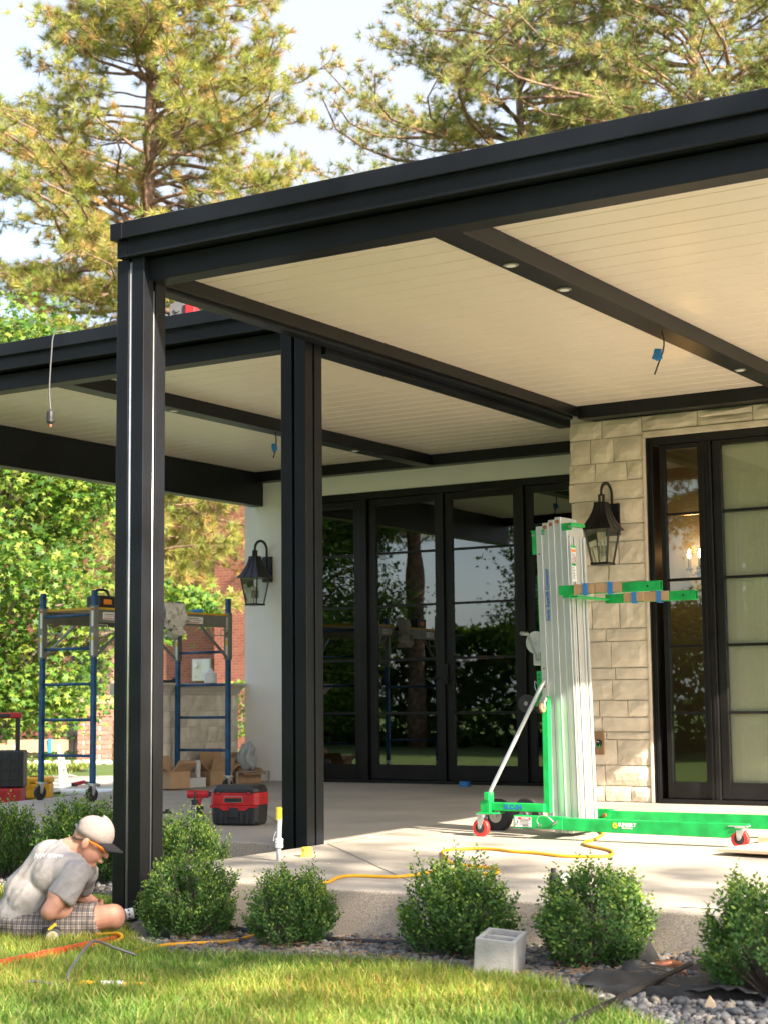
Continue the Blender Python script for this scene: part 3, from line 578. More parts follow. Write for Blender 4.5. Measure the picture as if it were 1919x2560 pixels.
# lit sconce seen through the sidelight
s = thing('wall_sconce', 'lit candle sconce glowing inside behind the narrow glass door', 'sconce', (-5.44, 13.93, 1.90))
MB().lathe([(.012, .0), (.03, .02), (.015, .05), (.02, .08)], 12, (0, -.12, 0)).tube([(0, 0, .02), (0, -.06, -.03), (0, -.12, 0)], .009, 8).build('bracket', 'bar_brown', s)
for k, (dx, dy) in enumerate(((-.085, -.12), (.03, -.17), (.075, -.10))):
    p = MB().tube([(0, -.12, .05), (dx * .6, -.12 + (dy + .12) * .6, .0), (dx, dy, .05)], .006, 8).lathe([(.03, 0), (.034, .012), (.014, .016), (.014, .10)], 12, (dx, dy, .05)).build('candle_arm', 'bar_brown', s)
    MB().lathe([(.006, 0), (.016, .022), (.012, .045), (.002, .078)], 12, (dx, dy, .155)).build('flame_bulb', 'flame_bulb', p, smooth=True)
ld = bpy.data.lights.new('sconce_light', 'POINT'); lo = bpy.data.objects.new('sconce_light', ld); COL.objects.link(lo); lo.parent = s; lo.location = (0, -.24, .22); ld.energy = 2.2; ld.color = (1, .5, .2); ld.shadow_soft_size = .03
# ------------------------------------------------------------------ vegetation
def unit(v): return v / (np.linalg.norm(v, axis=-1, keepdims=True) + 1e-9)
def needles(P, D, g, n=30, ln=.19, w=.007, spread=1.0, pal=None):
    """tufts of needles at points P pointing along D"""
    m = len(P); A = unit(g.normal(size=(m, n, 3))); dirs = unit(D[:, None] * g.uniform(.35, 1.5, (m, n, 1)) + A * spread)
    L = ln * g.uniform(.75, 1.15, (m, n, 1)); side = unit(np.cross(dirs, unit(g.normal(size=(m, n, 3))))) * w
    base = P[:, None] + dirs * .015; tip = base + dirs * L; tip[:, :, 2] -= .018
    V = np.stack([base - side, base + side, tip], 2).reshape(-1, 3); F = np.arange(m * n * 3).reshape(-1, 3)
    c = pal[g.choice(len(pal), m, p=[.34, .30, .20, .16])] * g.uniform(.75, 1.25, (m, 1)); T = np.repeat(c, n * 3, 0) * g.uniform(.85, 1.15, (m * n * 3, 1)); return V, F, T
PAL_PINE = np.array([(.33, .35, .085), (.24, .29, .08), (.42, .39, .115), (.44, .30, .125)]); PAL_PINE2 = np.array([(.28, .32, .10), (.19, .245, .09), (.37, .355, .12), (.38, .28, .13)])
def pine_meshes(name, H, z0, r0, rad, seed, pal, lean=(0, 0), step=.5, tuft_n=26, per=4):
    g = np.random.default_rng(seed); rr = random.Random(seed); tr = MB(); N = 14
    tp = [(lean[0] * (i / N) + .10 * math.sin(i * .9) * (i / N), lean[1] * (i / N), H * i / N) for i in range(N + 1)]
    tr.tube(tp, [r0 * (1 - .82 * (i / N)) for i in range(N + 1)], 10)
    def axis(z): t = z / H * N; i = min(int(t), N - 1); return Vector(tp[i]).lerp(Vector(tp[i + 1]), t - i)
    P = []; D = []; z = z0
    while z < H - .3:
        f = (z - z0) / (H - z0); prof = (.55 + .9 * min(f * 2.5, 1.0)) * (1 - .72 * max(0, f - .3) / .7)
        for k in range(per):
            az = rr.uniform(0, 6.283); L = rad * prof * rr.uniform(.55, 1.15); o = axis(z + rr.uniform(-.2, .2)); up = rr.uniform(-.18, .22) + .35 * f; pts = []
            for i in range(8):
                t = i / 7; a2 = az + .35 * math.sin(t * 4 + seed) * t
                pts.append(o + Vector((math.cos(a2) * L * t, math.sin(a2) * L * t, L * (up * t - .42 * t * t + .33 * t ** 3) + rr.uniform(-.06, .06))))
            br = max(.012, .030 * L / 2.2); tr.tube(pts, [br * (1 - .8 * i / 7) for i in range(8)], 5, False)
            nt = int(7 + L * 6.5)
            for q in range(nt):
                t = rr.uniform(.28, 1.0) if q else 1.0; ii = min(int(t * 7), 6); b0 = pts[ii].lerp(pts[ii + 1], t * 7 - ii); dirb = (pts[ii + 1] - pts[ii]).normalized()
                sd_ = Vector((-dirb.y, dirb.x, 0)) * rr.choice((-1, 1)); d = (dirb * rr.uniform(.4, 1.1) + sd_ * rr.uniform(.2, 1.0) + Vector((0, 0, rr.uniform(-.35, .6)))).normalized(); tl = rr.uniform(.18, .75) * (1.15 - .5 * t)
                e = b0 + d * tl; mid = b0.lerp(e, .55) + Vector((0, 0, -.04)); tr.tube([b0, mid, e], [.008, .006, .004], 3, False)
                P.append(e); D.append((d + Vector((0, 0, .3))).normalized())
                if rr.random() < .55:
                    d2 = (d + Vector((rr.uniform(-.8, .8), rr.uniform(-.8, .8), rr.uniform(-.2, .5)))).normalized(); e2 = mid + d2 * rr.uniform(.12, .3); tr.tube([mid, e2], [.005, .004], 3, False); P.append(e2); D.append(d2)
        z += step * rr.uniform(.75, 1.25)
    V, F, T = needles(np.array([tuple(p) for p in P]), np.array([tuple(d) for d in D]), g, tuft_n, .24, .0065 if tuft_n > 30 else .0095, .95, pal)
    return tr.mesh(name + '_trunk'), raw_mesh(name + '_crown', V, F, T)
def tree(name, label, trunk, crown, loc, rz, group, bark='bark', leafm='needle_mat', sc=1.0):
    t = thing(name, label, 'tree', loc, rz, group); t.scale = (sc,) * 3
    mkobj('trunk', trunk, bark, t, smooth=True); mkobj('crown', crown, leafm, t); return t
t1, c1 = pine_meshes('pine_a', 19, 4.0, .34, 4.0, 5, PAL_PINE, (1.1, .4), .30, 38, 6)
t2, c2 = pine_meshes('pine_b', 21, 7.4, .32, 5.6, 9, PAL_PINE2, (.2, .2), .36, 24, 6)
t3, c3 = pine_meshes('pine_c', 22, 7.2, .36, 5.0, 14, PAL_PINE2, (-.25, .1), .36, 24, 6)
tree('pine_tree', 'large sunlit pine with yellow green needles rising behind the left post', t1, c1, (-24.35, 27.6, -.35), 0, 'pine trees behind the roofs')
tree('pine_tree', 'pine in the middle behind the right roof, drooping branch at its left', t2, c2, (-20.45, 39.6, -.4), .6, 'pine trees behind the roofs')
tree('pine_tree', 'pine with thick orange trunk at the top right corner of the picture', t3, c3, (-14.8, 38.4, -.4), 2.2, 'pine trees behind the roofs')
tree('pine_tree', 'pine with its branches mirrored in the middle pane of the glass doors', t2, c2, (-22.5, -8.5, -.4), 1.0, 'pine trees mirrored in the glass', sc=.8)
tree('pine_tree', 'pine with its crown mirrored in the right hand glass door leaf', t3, c3, (-16.8, -8.0, -.4), 4.0, 'pine trees mirrored in the glass', sc=.7)

tree('pine_tree', 'pine whose dark crown fills the mirror image in the narrow right door', t2, c2, (-12.6, -9.5, -.4), 2.6, 'pine trees mirrored in the glass', sc=.62)
tree('pine_tree', 'pine mirrored behind the blind of the right glass door', t3, c3, (-8.6, -9.0, -.4), 1.6, 'pine trees mirrored in the glass', sc=.6)
# broadleaf tree: star shaped leaves
STAR = []
for k in range(10):
    a = math.pi / 2 + k * math.pi / 5; r = 1.0 if k % 2 == 0 else .42
    STAR.append((r * math.cos(a), r * math.sin(a), 0))
STAR = np.array([(0, 0, 0)] + STAR)
def star_leaves(P, g, size, pal, flat=.6):
    n = len(P); nrm = unit(g.normal(size=(n, 3)) * flat + np.array([.25, -.35, .9])); t = unit(np.cross(nrm, g.normal(size=(n, 3)))); b = np.cross(nrm, t); s = size * g.uniform(.65, 1.25, (n, 1, 1))
    loc = STAR[None] * s; cup = -.25 * (loc[:, :, 0] ** 2 + loc[:, :, 1] ** 2) / size
    V = P[:, None] + loc[:, :, :1] * t[:, None] + loc[:, :, 1:2] * b[:, None] + cup[:, :, None] * nrm[:, None]
    tri = np.array([(0, 1 + k, 1 + (k + 1) % 10) for k in range(10)]); F = (tri[None] + (np.arange(n) * 11)[:, None, None]).reshape(-1, 3)
    c = pal[g.choice(len(pal), n)] * g.uniform(.75, 1.25, (n, 1)); return V.reshape(-1, 3), F, np.repeat(c, 11, 0)
PAL_GUM = np.array([(.13, .24, .035), (.08, .18, .028), (.19, .28, .042), (.05, .12, .022), (.25, .31, .058)])
def broadleaf(name, seed, clusters, leaves, size, trunk_pts, r0, pal, csig=.42):
    g = np.random.default_rng(seed); tr = MB(); n = len(trunk_pts); tr.tube(smooth_path(trunk_pts, 4), list(np.linspace(r0, r0 * .25, (n - 1) * 4 + 1)), 9)
    C = np.array(clusters); T0 = np.array(smooth_path(trunk_pts, 4))
    for c in C:
        d = np.linalg.norm(T0 - c + np.array([0, 0, .8]), axis=1); o = T0[np.argmin(d)]; m = (o + c) / 2 + np.array([0, 0, .25]) + g.normal(size=3) * .12
        tr.tube(smooth_path([tuple(o), tuple(m), tuple(c)], 4), list(np.linspace(.045, .008, 9)), 5, False)
    k = g.choice(len(C), leaves); cs_ = csig if np.ndim(csig) == 0 else np.asarray(csig)[k][:, None]; P = C[k] + g.normal(size=(leaves, 3)) * np.array([1, 1, .72]) * cs_; V, F, T = star_leaves(P, g, size, pal)
    return tr.mesh(name + '_trunk'), raw_mesh(name + '_crown', V, F, T)
gq = np.random.default_rng(31); cl = []
while len(cl) < 120:
    p = gq.uniform(-1, 1, 3); r = np.linalg.norm(p)
    if .45 < r < 1: cl.append((p[0] * 2.25, p[1] * 2.25, 4.15 + p[2] * 3.55))
rx, ry = float(CR.x), float(CR.y)
for k in range(6): s_ = 2.6 + .2 * k + gq.uniform(-.1, .1); cl.append((rx * s_, ry * s_ + gq.uniform(-.2, .2), (2.95, 2.3, 2.9, 2.75, 2.8, 2.7)[k]))
NSP = len(cl)
for k in range(16): s_ = gq.uniform(-1.2, 1.7); cl.append((rx * s_ + .4, ry * s_ - .5, 1.3 + gq.uniform(-.25, .7)))
for k in range(6): cl.append((rx * (.4 + .35 * k), ry * (.4 + .35 * k), 6.9 - .1 * k))
tg, cg = broadleaf('gum', 33, cl, 30000, .072, [(0, 0, 0), (.1, .05, 1.2), (-.1, .1, 2.6), (.1, 0, 4.4), (0, 0, 6.6)], .17, PAL_GUM, [.42] * 120 + [.17] * 6 + [.36] * (len(cl) - 126))
GUM = (tg, cg)
tree('broadleaf_tree', 'bright green broadleaf tree with star shaped leaves behind the scaffold', tg, cg, (-20.0, 19.75, -.33), 0, None, 'bark_grey', 'leaf_mat')
tree('broadleaf_tree', 'broadleaf tree mirrored in the right glass doors', tg, cg, (-10.6, -7.2, -.4), 2.0, None, 'bark_grey', 'leaf_mat', 1.0)
tree('broadleaf_tree', 'broadleaf tree mirrored in the left leaf of the middle doors', tg, cg, (-24.5, -6.8, -.4), 1.0, None, 'bark_grey', 'leaf_mat', 1.0)
tree('broadleaf_tree', 'broadleaf tree mirrored in the right leaf of the middle doors', tg, cg, (-17.0, -7.6, -.4), 3.1, None, 'bark_grey', 'leaf_mat', .95)
# tree to the right of the picture that throws the dappled shade over bushes and lawn
cl = []
while len(cl) < 70:
    p = gq.uniform(-1, 1, 3); r = np.linalg.norm(p)
    if .3 < r < 1: cl.append((p[0] * 2.4, p[1] * 2.1, 9.9 + p[2] * 2.5))
ts, cs = broadleaf('shade', 35, cl, 1900, .10, [(0, 0, 0), (.1, .05, 2.5), (-.1, .1, 5), (.1, 0, 8), (0, 0, 11.5)], .2, PAL_GUM, .4)
tree('broadleaf_tree', 'tall broadleaf tree standing to the right of the picture, shading the bushes', ts, cs, (9.6, 2.75, -.3), 0, None, 'bark_grey', 'leaf_mat')

# clipped boxwood bushes
def boxwood(seed, twigs=1050, leaves=9):
    g = np.random.default_rng(seed); n = twigs; u = g.uniform(-.55, 1, n); a = g.uniform(0, 6.283, n); s = np.sqrt(1 - np.clip(u, -1, 1) ** 2); d = np.stack([s * np.cos(a), s * np.sin(a), u], -1)
    lump = 1 + .16 * np.sin(a * 2 + seed * 1.7) * s + .12 * np.sin(a * 5 + u * 5 + seed) + .07 * np.sin(a * 9 - u * 8) + g.normal(size=n) * .085
    end = d * np.array([.5, .5, .46]) * lump[:, None]; end[:, 2] += .52; spike = g.random(n) < .22; end[spike, 2] += g.uniform(.02, .17, spike.sum()) * (u[spike] > .15)
    start = end * np.array([.45, .45, .55]); start[:, 2] = np.maximum(start[:, 2] - .05, .03)
    for hk in range(5):
        hd = unit(g.normal(size=3)); keep_ = (unit(end - np.array([0, 0, .5])) @ hd) < .93; end, start, u, a = end[keep_], start[keep_], u[keep_], a[keep_]
    n = len(end)
    ax = unit(end - start + np.array([0, 0, .28]) * g.uniform(.3, 1.2, (n, 1))); st = MB()
    V = []; F = []; T = []; t = np.linspace(.0, 1, leaves)
    base = end[:, None] - ax[:, None] * (.24 * (1 - t))[None, :, None] * g.uniform(.7, 1.25, (n, 1, 1))
    perp = unit(np.cross(ax, unit(g.normal(size=(n, 3))))); pb = np.cross(ax, perp); ang = (np.arange(leaves) * 2.4)[None, :] + g.uniform(0, 6.28, (n, 1))
    out = perp[:, None] * np.cos(ang)[..., None] + pb[:, None] * np.sin(ang)[..., None]; ld = unit(out * g.uniform(.6, 1.3, (n, leaves, 1)) + ax[:, None] * g.uniform(.5, 1.2, (n, leaves, 1))); wd = unit(np.cross(ld, out + .6 * g.normal(size=(n, leaves, 3))))
    L = (.056 * g.uniform(.75, 1.3, (n, leaves, 1))) * (1 - .25 * t[None, :, None]); W = L * .30; up = np.cross(wd, ld) * L * .12
    P0 = base; P1 = base + ld * L * .45 + wd * W + up; P2 = base + ld * L; P3 = base + ld * L * .45 - wd * W + up
    V = np.stack([P0, P1, P2, P3], 2).reshape(-1, 3); k = np.arange(n * leaves)[:, None] * 4; F = np.concatenate([k + np.array([[0, 1, 2]]), k + np.array([[0, 2, 3]])], 0)
    old = np.array([.080, .175, .045]); new = np.array([.31, .42, .07]); young = np.clip((t[None, :] - .62) / .38, 0, 1) * np.clip(g.normal(.45, .35, (n, 1)) + .45 * (u[:, None] > .35), 0, 1)
    c = old + (new - old) * young[..., None]; c = c * g.uniform(.7, 1.3, (n, leaves, 1)); T = np.repeat(c.reshape(-1, 3), 4, 0)
    for i in range(0, n, 5): st.tube([(0, 0, 0), tuple(start[i]), tuple(end[i] - ax[i] * .03)], [.010, .006, .003], 3, False)
    return raw_mesh('foliage', V, F, T), st.mesh('stems')
BOX = [boxwood(s) for s in (41, 42, 43, 44, 46)]
def bush(label, x, y, w, h, v, rz):
    z = float(zg(x, y)); b = thing('boxwood_bush', label, 'bush', (x, y, z), rz, 'clipped boxwood bushes'); b.scale = (w * (1 + .09 * math.sin(x * 7)), w * (1 + .09 * math.cos(x * 5)), h)
    mkobj('foliage', BOX[v][0], 'leaf_mat', b); mkobj('stems', BOX[v][1], 'bark_grey', b)
bush('boxwood bush just right of the nearest black post', -5.46, 6.80, .43, .41, 0, .3)
bush('boxwood bush half hidden behind the one beside the nearest post', -6.50, 8.05, .46, .50, 1, 1.3)
bush('small round boxwood bush between the nearest post bush and the big middle one', -4.78, 6.74, .39, .38, 4, 2.2)
bush('large round boxwood bush behind the grey concrete block', -3.87, 6.74, .51, .425, 2, .9)
bush('boxwood bush with the pressure gauge behind it, right of the concrete block', -3.16, 6.70, .50, .42, 3, 4.0)
bush('boxwood bush with yellow tips cut by the right edge of the picture', -2.24, 6.28, .50, .45, 4, 2.5)
bush('boxwood bush at the left edge of the picture behind the man', -8.50, 8.60, .42, .49, 2, 5.0)
bush('boxwood bush behind the cap of the man', -7.74, 8.55, .53, .53, 1, 3.6)
# hedge mirrored in the glass and shrubs far away
def leafy_box(name, label, cat, loc, size, n, ls, seed, pal, group=None):
    g = np.random.default_rng(seed); P = g.uniform(-.5, .5, (n, 3)) * np.array(size); ax_ = g.integers(0, 3, n); P[np.arange(n), ax_] = np.sign(P[np.arange(n), ax_]) * np.array(size)[ax_] * g.uniform(.40, .53, n); P[:, 2] += size[2] / 2
    V, F, T = star_leaves(P, g, ls, pal); t = thing(name, label, cat, loc, 0, group); mkobj('foliage', raw_mesh(name, V, F, T), 'leaf_mat', t); b = MB()
    for k in range(max(3, int(size[0] / .9))): x = -size[0] / 2 + size[0] * (k + .5) / max(3, int(size[0] / .9)); b.tube([(x, 0, -.05), (x + .1, 0, size[2] * .5), (x - .05, .1, size[2] * .9)], [.05, .035, .01], 5)
    b.build('stems', 'bark_grey', t)
PAL_DARK = np.array([(.09, .16, .04), (.13, .20, .05), (.06, .12, .03)])
leafy_box('hedge', 'tall dark hedge mirrored low in the glass doors', 'hedge', (-16.5, -10.5, -.4), (24, 1.6, 3.1), 26000, .2, 51, PAL_DARK)
leafy_box('shrub', 'small green shrub at the foot of the brick house beside the white wall', 'shrub', (-23.9, 32.2, .1), (1.3, .9, 1.25), 900, .07, 52, PAL_GUM)
def hosta(label, x, y, seed):
    g = random.Random(seed); h = thing('hosta_plant', label, 'plant', (x, y, float(zg(x, y))), 0, 'hosta plants along the fence')
    for k in range(16):
        a = k * 2.4 + g.uniform(-.2, .2); L = g.uniform(.28, .42); b = MB(); vs = []; fs = []
        for i in range(6):
            t = i / 5; w = .10 * math.sin(math.pi * min(t * .95 + .05, 1)) ** .8; r = L * t; z_ = .30 * math.sin(t * 2.2) * g.uniform(.9, 1.1); vs += [(math.cos(a) * r - math.sin(a) * w, math.sin(a) * r + math.cos(a) * w, z_ + .02), (math.cos(a) * r, math.sin(a) * r, z_), (math.cos(a) * r + math.sin(a) * w, math.sin(a) * r - math.cos(a) * w, z_ + .02)]
        for i in range(5):
            for j in range(2): p = i * 3 + j; fs.append((p, p + 1, p + 4, p + 3))
        o = b.add(vs, fs).build('leaf', 'hosta_leaf', h, smooth=True)
mat('hosta_leaf', (.19, .33, .06), .5, noise=.15)
dv = Vector((rx, ry, 0)).normalized(); PB = Vector((-23.2, 25.9, -.33))
for k, s_ in enumerate((-3.3, -2.7, -2.1, -1.5, -.9)):
    q = PB + dv * s_ + Vector((.35, -.45, 0)); hosta(('leftmost', 'second from left', 'middle', 'fourth from left', 'rightmost')[k] + ' of the light green hosta plants in front of the garden fence', q.x, q.y, k)

# ------------------------------------------------------------------ far yard: brick house, pillar, fence
bh = thing('brick_house', 'red brick house in the background with a downspout and meter box', 'house', (-27.6, 36, -.4))
MB().box((-24, 0, 0), (.05, 8, 8.6)).build('wall', 'brick_wall', bh); MB().box((.05, -.6, 0), (9, 8, 8.6)).build('wall', 'brick_wall', bh)
MB().box((-24.4, -.8, 8.6), (9.4, 8.4, 8.9)).build('roof', 'brick_cap', bh)
MB().box((-.23, -.10, 0), (-.12, -.01, 8.5)).build('downspout', 'downspout', bh, bevel=.02)
for zz_ in (1.5, 4.0, 6.5): MB().box((-.25, -.11, zz_), (-.10, -.005, zz_ + .05)).build('bracket', 'downspout', bh)
m_ = MB().box((-1.08, -.13, 1.87), (-.44, -.01, 2.46)).build('meter_box', 'meter_grey', bh, bevel=.012)
MB().cyl((-.92, -.131, 2.30), (-.92, -.21, 2.30), .09, .08, 20).build('meter', 'label_white', m_, smooth=False); MB().box((-.73, -.142, 2.08), (-.47, -.131, 2.44)).build('cover', 'label_white', m_, bevel=.005)
for x_ in (-.92, -.64): MB().box((x_ - .05, -.142, 1.96), (x_ + .05, -.131, 2.02)).build('latch', 'steel', m_)
for k in range(3):
    w_ = MB().box((-13.5 + k * 4, -.03, 1.2), (-12.2 + k * 4, -.005, 3.0)).build('window', 'ink_black', bh); MB().box((-13.6 + k * 4, -.08, 1.1), (-12.1 + k * 4, -.002, 1.19)).build('sill', 'brick_cap', w_)
pil = thing('brick_pillar', 'pinkish brick garden pillar with stone cap behind the sawhorse', 'pillar', (-23.2, 25.9, -.33), math.atan2(ry, rx))
MB().box((-.272, -.272, 0), (.272, .272, 1.16)).build('core', 'mortar', pil)
bme = MB().box((-.105, -.05, -.042), (.105, .05, .042)).mesh('brick'); bme.materials.append(MATS['brick_piece'])
for c_ in range(12):
    z_ = .05 + c_ * .093; hw = .285 + (.03 if c_ >= 10 else 0)
    for side in range(4):
        for q in range(3):
            off = -.195 + q * .218 + (.0 if c_ % 2 else -.06)
            if abs(off) > hw - .06: continue
            o = bpy.data.objects.new('brick', bme); COL.objects.link(o); o.parent = pil; a = side * math.pi / 2
            ly = -(hw - .05 + .008); o.location = (off * math.cos(a) - ly * math.sin(a), off * math.sin(a) + ly * math.cos(a), z_ + (.012)); o.rotation_euler = (0, 0, a)
MB().box((-.37, -.37, 1.19), (.37, .37, 1.29)).box((-.33, -.33, 1.292), (.33, .33, 1.36)).build('cap', 'brick_cap', pil, bevel=.02)
fn = thing('garden_fence', 'dark metal picket fence running left from the brick pillar', 'fence', (-23.2, 25.9, -.33), math.atan2(ry, rx))
MB().box((-6.5, -.02, 1.0), (-.3, .02, 1.06)).build('top_rail', 'fence_metal', fn); MB().box((-6.5, -.015, .16), (-.3, .015, .20)).build('bottom_rail', 'fence_metal', fn)
pk = MB().box((-.008, -.008, .05), (.008, .008, 1.0)).mesh('picket'); pk.materials.append(MATS['fence_metal'])
for k in range(44): o = bpy.data.objects.new('picket', pk); COL.objects.link(o); o.parent = fn; o.location = (-.42 - k * .138, 0, 0)
for x_ in (-2.4, -4.5): MB().box((x_ - .03, -.03, 0), (x_ + .03, .03, 1.12)).build('fence_post', 'fence_metal', fn)
g = random.Random(8)
ed = thing('garden_edging', 'low row of small stones edging the bed under the garden fence', 'edging', (-23.2, 25.9, -.33), math.atan2(ry, rx)); es = MB()
for k in range(26): es.sphere((-4.6 + k * .2, -.85 + g.uniform(-.02, .02), .04), (.1, .07, .06), 7, 5)
o = es.build('stones', 'cast_stone', ed); o['kind'] = 'stuff'
gr = thing('garden_grill', 'dark covered grill in the shade under the broadleaf tree', 'grill', (-26.3, 29.3, -.33), .5)
MB().box((-.55, -.3, .1), (.55, .3, .85)).build('cabinet', 'grill_dark', gr, bevel=.03); MB().tube([(-.5, 0, .95), (.5, 0, .95)], [.27, .27], 14).build('hood', 'grill_dark', gr)
# ------------------------------------------------------------------ material lift
def rot_axes(tx, ty):
    tx = Vector(tx); ty = Vector(ty); tz = tx.cross(ty); return Matrix(((tx.x, ty.x, tz.x), (tx.y, ty.y, tz.y), (tx.z, ty.z, tz.z))).to_euler()
FRONT = (R(90), 0, 0); UPW = rot_axes((0, 0, 1), (-1, 0, 0)); SIDE = rot_axes((0, 1, 0), (0, 0, 1))
def wheel(parent, name, c, r, w, axis='y', tyre='rubber', hub='steel', hr=.45):
    a = Vector((0, 1, 0)) if axis == 'y' else Vector((1, 0, 0)); c = Vector(c); q = w / 2; pr = [(r * .93, -q), (r, -q * .6), (r, q * .6), (r * .93, q)]
    M = Matrix.Translation(c) @ (Matrix.Rotation(R(90), 4, 'X') if axis == 'y' else Matrix.Rotation(R(90), 4, 'Y'))
    o = MB().lathe([(r * hr, -q)] + pr + [(r * hr, q)], 24, M=M).build(name, tyre, parent, smooth=False)
    MB().lathe([(r * hr * .98, -q * 1.04), (r * hr * .98, q * 1.04)], 18, M=M).lathe([(r * .14, -q * 1.5), (r * .14, q * 1.5)], 10, M=M).build('hub', hub, o); return o
def caster(parent, x, y, z, r, w, tyre, tz, lab=None):
    f = MB().box((x - .030, y - w / 2 - .018, tz - .008), (x + .030, y + w / 2 + .018, tz)).lathe([(.022, tz - .022), (.022, tz - .008)], 14, (x, y, 0))
    for s_ in (-1, 1): f.prism([(-.026, 0), (.026, 0), (.012 - .01, -(tz - .02 - z)), (-.012 - .01, -(tz - .02 - z))], -.0022, .0022, Matrix.Translation((x, y + s_ * (w / 2 + .006), tz - .02)) @ Matrix.Rotation(R(90), 4, 'X'))
    o = f.build('caster_fork', 'galv', parent); wheel(o, 'caster_wheel', (x - .010, y, z), r, w, 'y', tyre, 'black_plastic' if tyre == 'caster_red' else 'rubber', .6)
    MB().cyl((x - .01, y - w / 2 - .012, z), (x - .01, y + w / 2 + .012, z), .010, n=10).build('axle', 'steel', o); return o
lift = thing('material_lift', 'green and aluminium hand winch material lift with forks on the patio', 'lift', (-5.427, 9.828, -.058), R(-3.0))
G_, GD = 'lift_green', 'lift_green_dark'
caster(lift, 0, 0, .060, .060, .034, 'caster_red', .150); caster(lift, 1.815, 0, .056, .056, .034, 'caster_red', .128)
MB().box((-.035, -.028, .150), (.10, .12, .158)).box((-.035, .03, .158), (.035, .09, .235)).box((.0, .02, .235), (.035, .09, .29)).build('rear_bracket', G_, lift, bevel=.003)
cb = MB().box((.036, .055, .168), (.43, .105, .222)).build('cross_bar', G_, lift, bevel=.004); text('lettering', 'SLC-24', .040, 'ink_blue', cb, (.20, .0540, .195), FRONT, 1.15, bold=.0016)
bx_ = MB().box((.25, -.028, .068), (.615, .03, .150)).build('leg_socket', G_, lift, bevel=.004)
lb = MB().box((.262, -.0300, .078), (.385, -.0285, .142)).build('danger_label', 'label_white', bx_); MB().box((.290, -.0312, .126), (.382, -.0302, .140)).build('red_band', 'label_red', lb)
text('lettering', 'DANGER', .0125, 'label_white', lb, (.340, -.0316, .133), FRONT, 1.1, bold=.0004)
for k in range(4): MB().box((.300, -.0312, .119 - k * .0085), (.378 - (k % 2) * .012, -.0302, .1215 - k * .0085)).build('print_line', 'ink_black', lb)
text('lettering', 'KEEP CLEAR', .008, 'ink_black', lb, (.345, -.0314, .0865), FRONT, 1.0, bold=.0003)
MB().add([(.268, -.0312, .085), (.276, -.0312, .085), (.272, -.0312, .118)], [(0, 1, 2)]).add([(.283, -.0312, .118), (.291, -.0312, .120), (.284, -.0312, .085)], [(0, 1, 2)]).build('pictogram', 'ink_black', lb)
MB().tube(smooth_path([(.455, -.034, .088), (.44, -.05, .12), (.465, -.055, .155), (.52, -.055, .150), (.555, -.04, .115), (.545, -.035, .095)], 5), .0022, 6).build('pin_cable', 'galv', bx_)
MB().cyl((.45, -.045, .092), (.45, -.025, .092), .009, n=10).cyl((.565, -.05, .112), (.565, -.025, .112), .011, n=10).cyl((.56, -.046, .102), (.585, -.046, .125), .006, n=8).build('locking_pin', 'steel', bx_)
lg = MB()
for (y0, y1) in ((-.024, .026),):
    lg.v += [(.616, y0, .064), (1.73, y0, .058), (1.79, y0, .100), (1.86, y0, .128), (1.86, y0, .145), (.616, y0, .142), (.616, y1, .064), (1.73, y1, .058), (1.79, y1, .100), (1.86, y1, .128), (1.86, y1, .145), (.616, y1, .142)]
    lg.f += [(0, 1, 2, 3, 4, 5), (11, 10, 9, 8, 7, 6)] + [(i, 6 + i, 6 + (i + 1) % 6, (i + 1) % 6) for i in range(6)]
me = lg.mesh('leg'); bm = bmesh.new(); bm.from_mesh(me); bmesh.ops.recalc_face_normals(bm, faces=bm.faces); bm.to_mesh(me); bm.free()
leg = mkobj('leg', me, G_, lift, bevel=.004); leg2 = bpy.data.objects.new('leg', me); COL.objects.link(leg2); leg2.parent = lift; leg2.location = (.02, .60, .012)
MB().box((1.74, -.03, .128), (1.86, .03, .134)).build('caster_plate', 'galv', leg)
sun_ = MB()
for k in range(11):
    a = k * 2 * math.pi / 11; sun_.prism([(.0135 * math.cos(a - .22), .0135 * math.sin(a - .22)), (.0215 * math.cos(a), .0215 * math.sin(a)), (.0135 * math.cos(a + .22), .0135 * math.sin(a + .22))], 0, .0008)
sun_.lathe([(.0145, 0), (.0145, .0008)], 20); logo = sun_.build('sun_emblem', 'label_yellow', leg); logo.location = (.985, -.0252, .108); logo.rotation_euler = FRONT
MB().lathe([(.0065, 0), (.0065, .0006)], 14).build('emblem_centre', G_, leg, loc=(.985, -.0262, .108)).rotation_euler = FRONT
text('lettering', 'SUNBELT', .030, 'ink_white', leg, (1.068, -.0252, .1135), FRONT, 1.0, bold=.0012); text('lettering', 'RENTALS', .0125, 'ink_white', leg, (1.068, -.0252, .0935), FRONT, 1.45, bold=.0003)
MB().box((.25, .575, .08), (.64, .632, .165)).box((.45, .03, .07), (.60, .575, .105)).build('base_frame', G_, lift, bevel=.004); MB().cyl((.60, .555, .125), (.60, .575, .125), .014, n=10).build('locking_pin', 'copper', lift)
caster(lift, 1.835, .60, .056, .056, .034, 'caster_red', .135); caster(lift, .02, .62, .06, .06, .034, 'caster_red', .15)
wheel(lift, 'transport_wheel', (-.14, .42, .112), .112, .06); wheel(lift, 'transport_wheel', (-.02, .62, .112), .112, .06)
MB().box((.415, .085, .165), (.458, .130, .915)).build('upright', G_, lift, bevel=.003)
MB().box((.33, .47, .17), (.46, .52, .25)).box((.34, .48, .25), (.37, .51, .33)).build('far_bracket', G_, lift, bevel=.003)
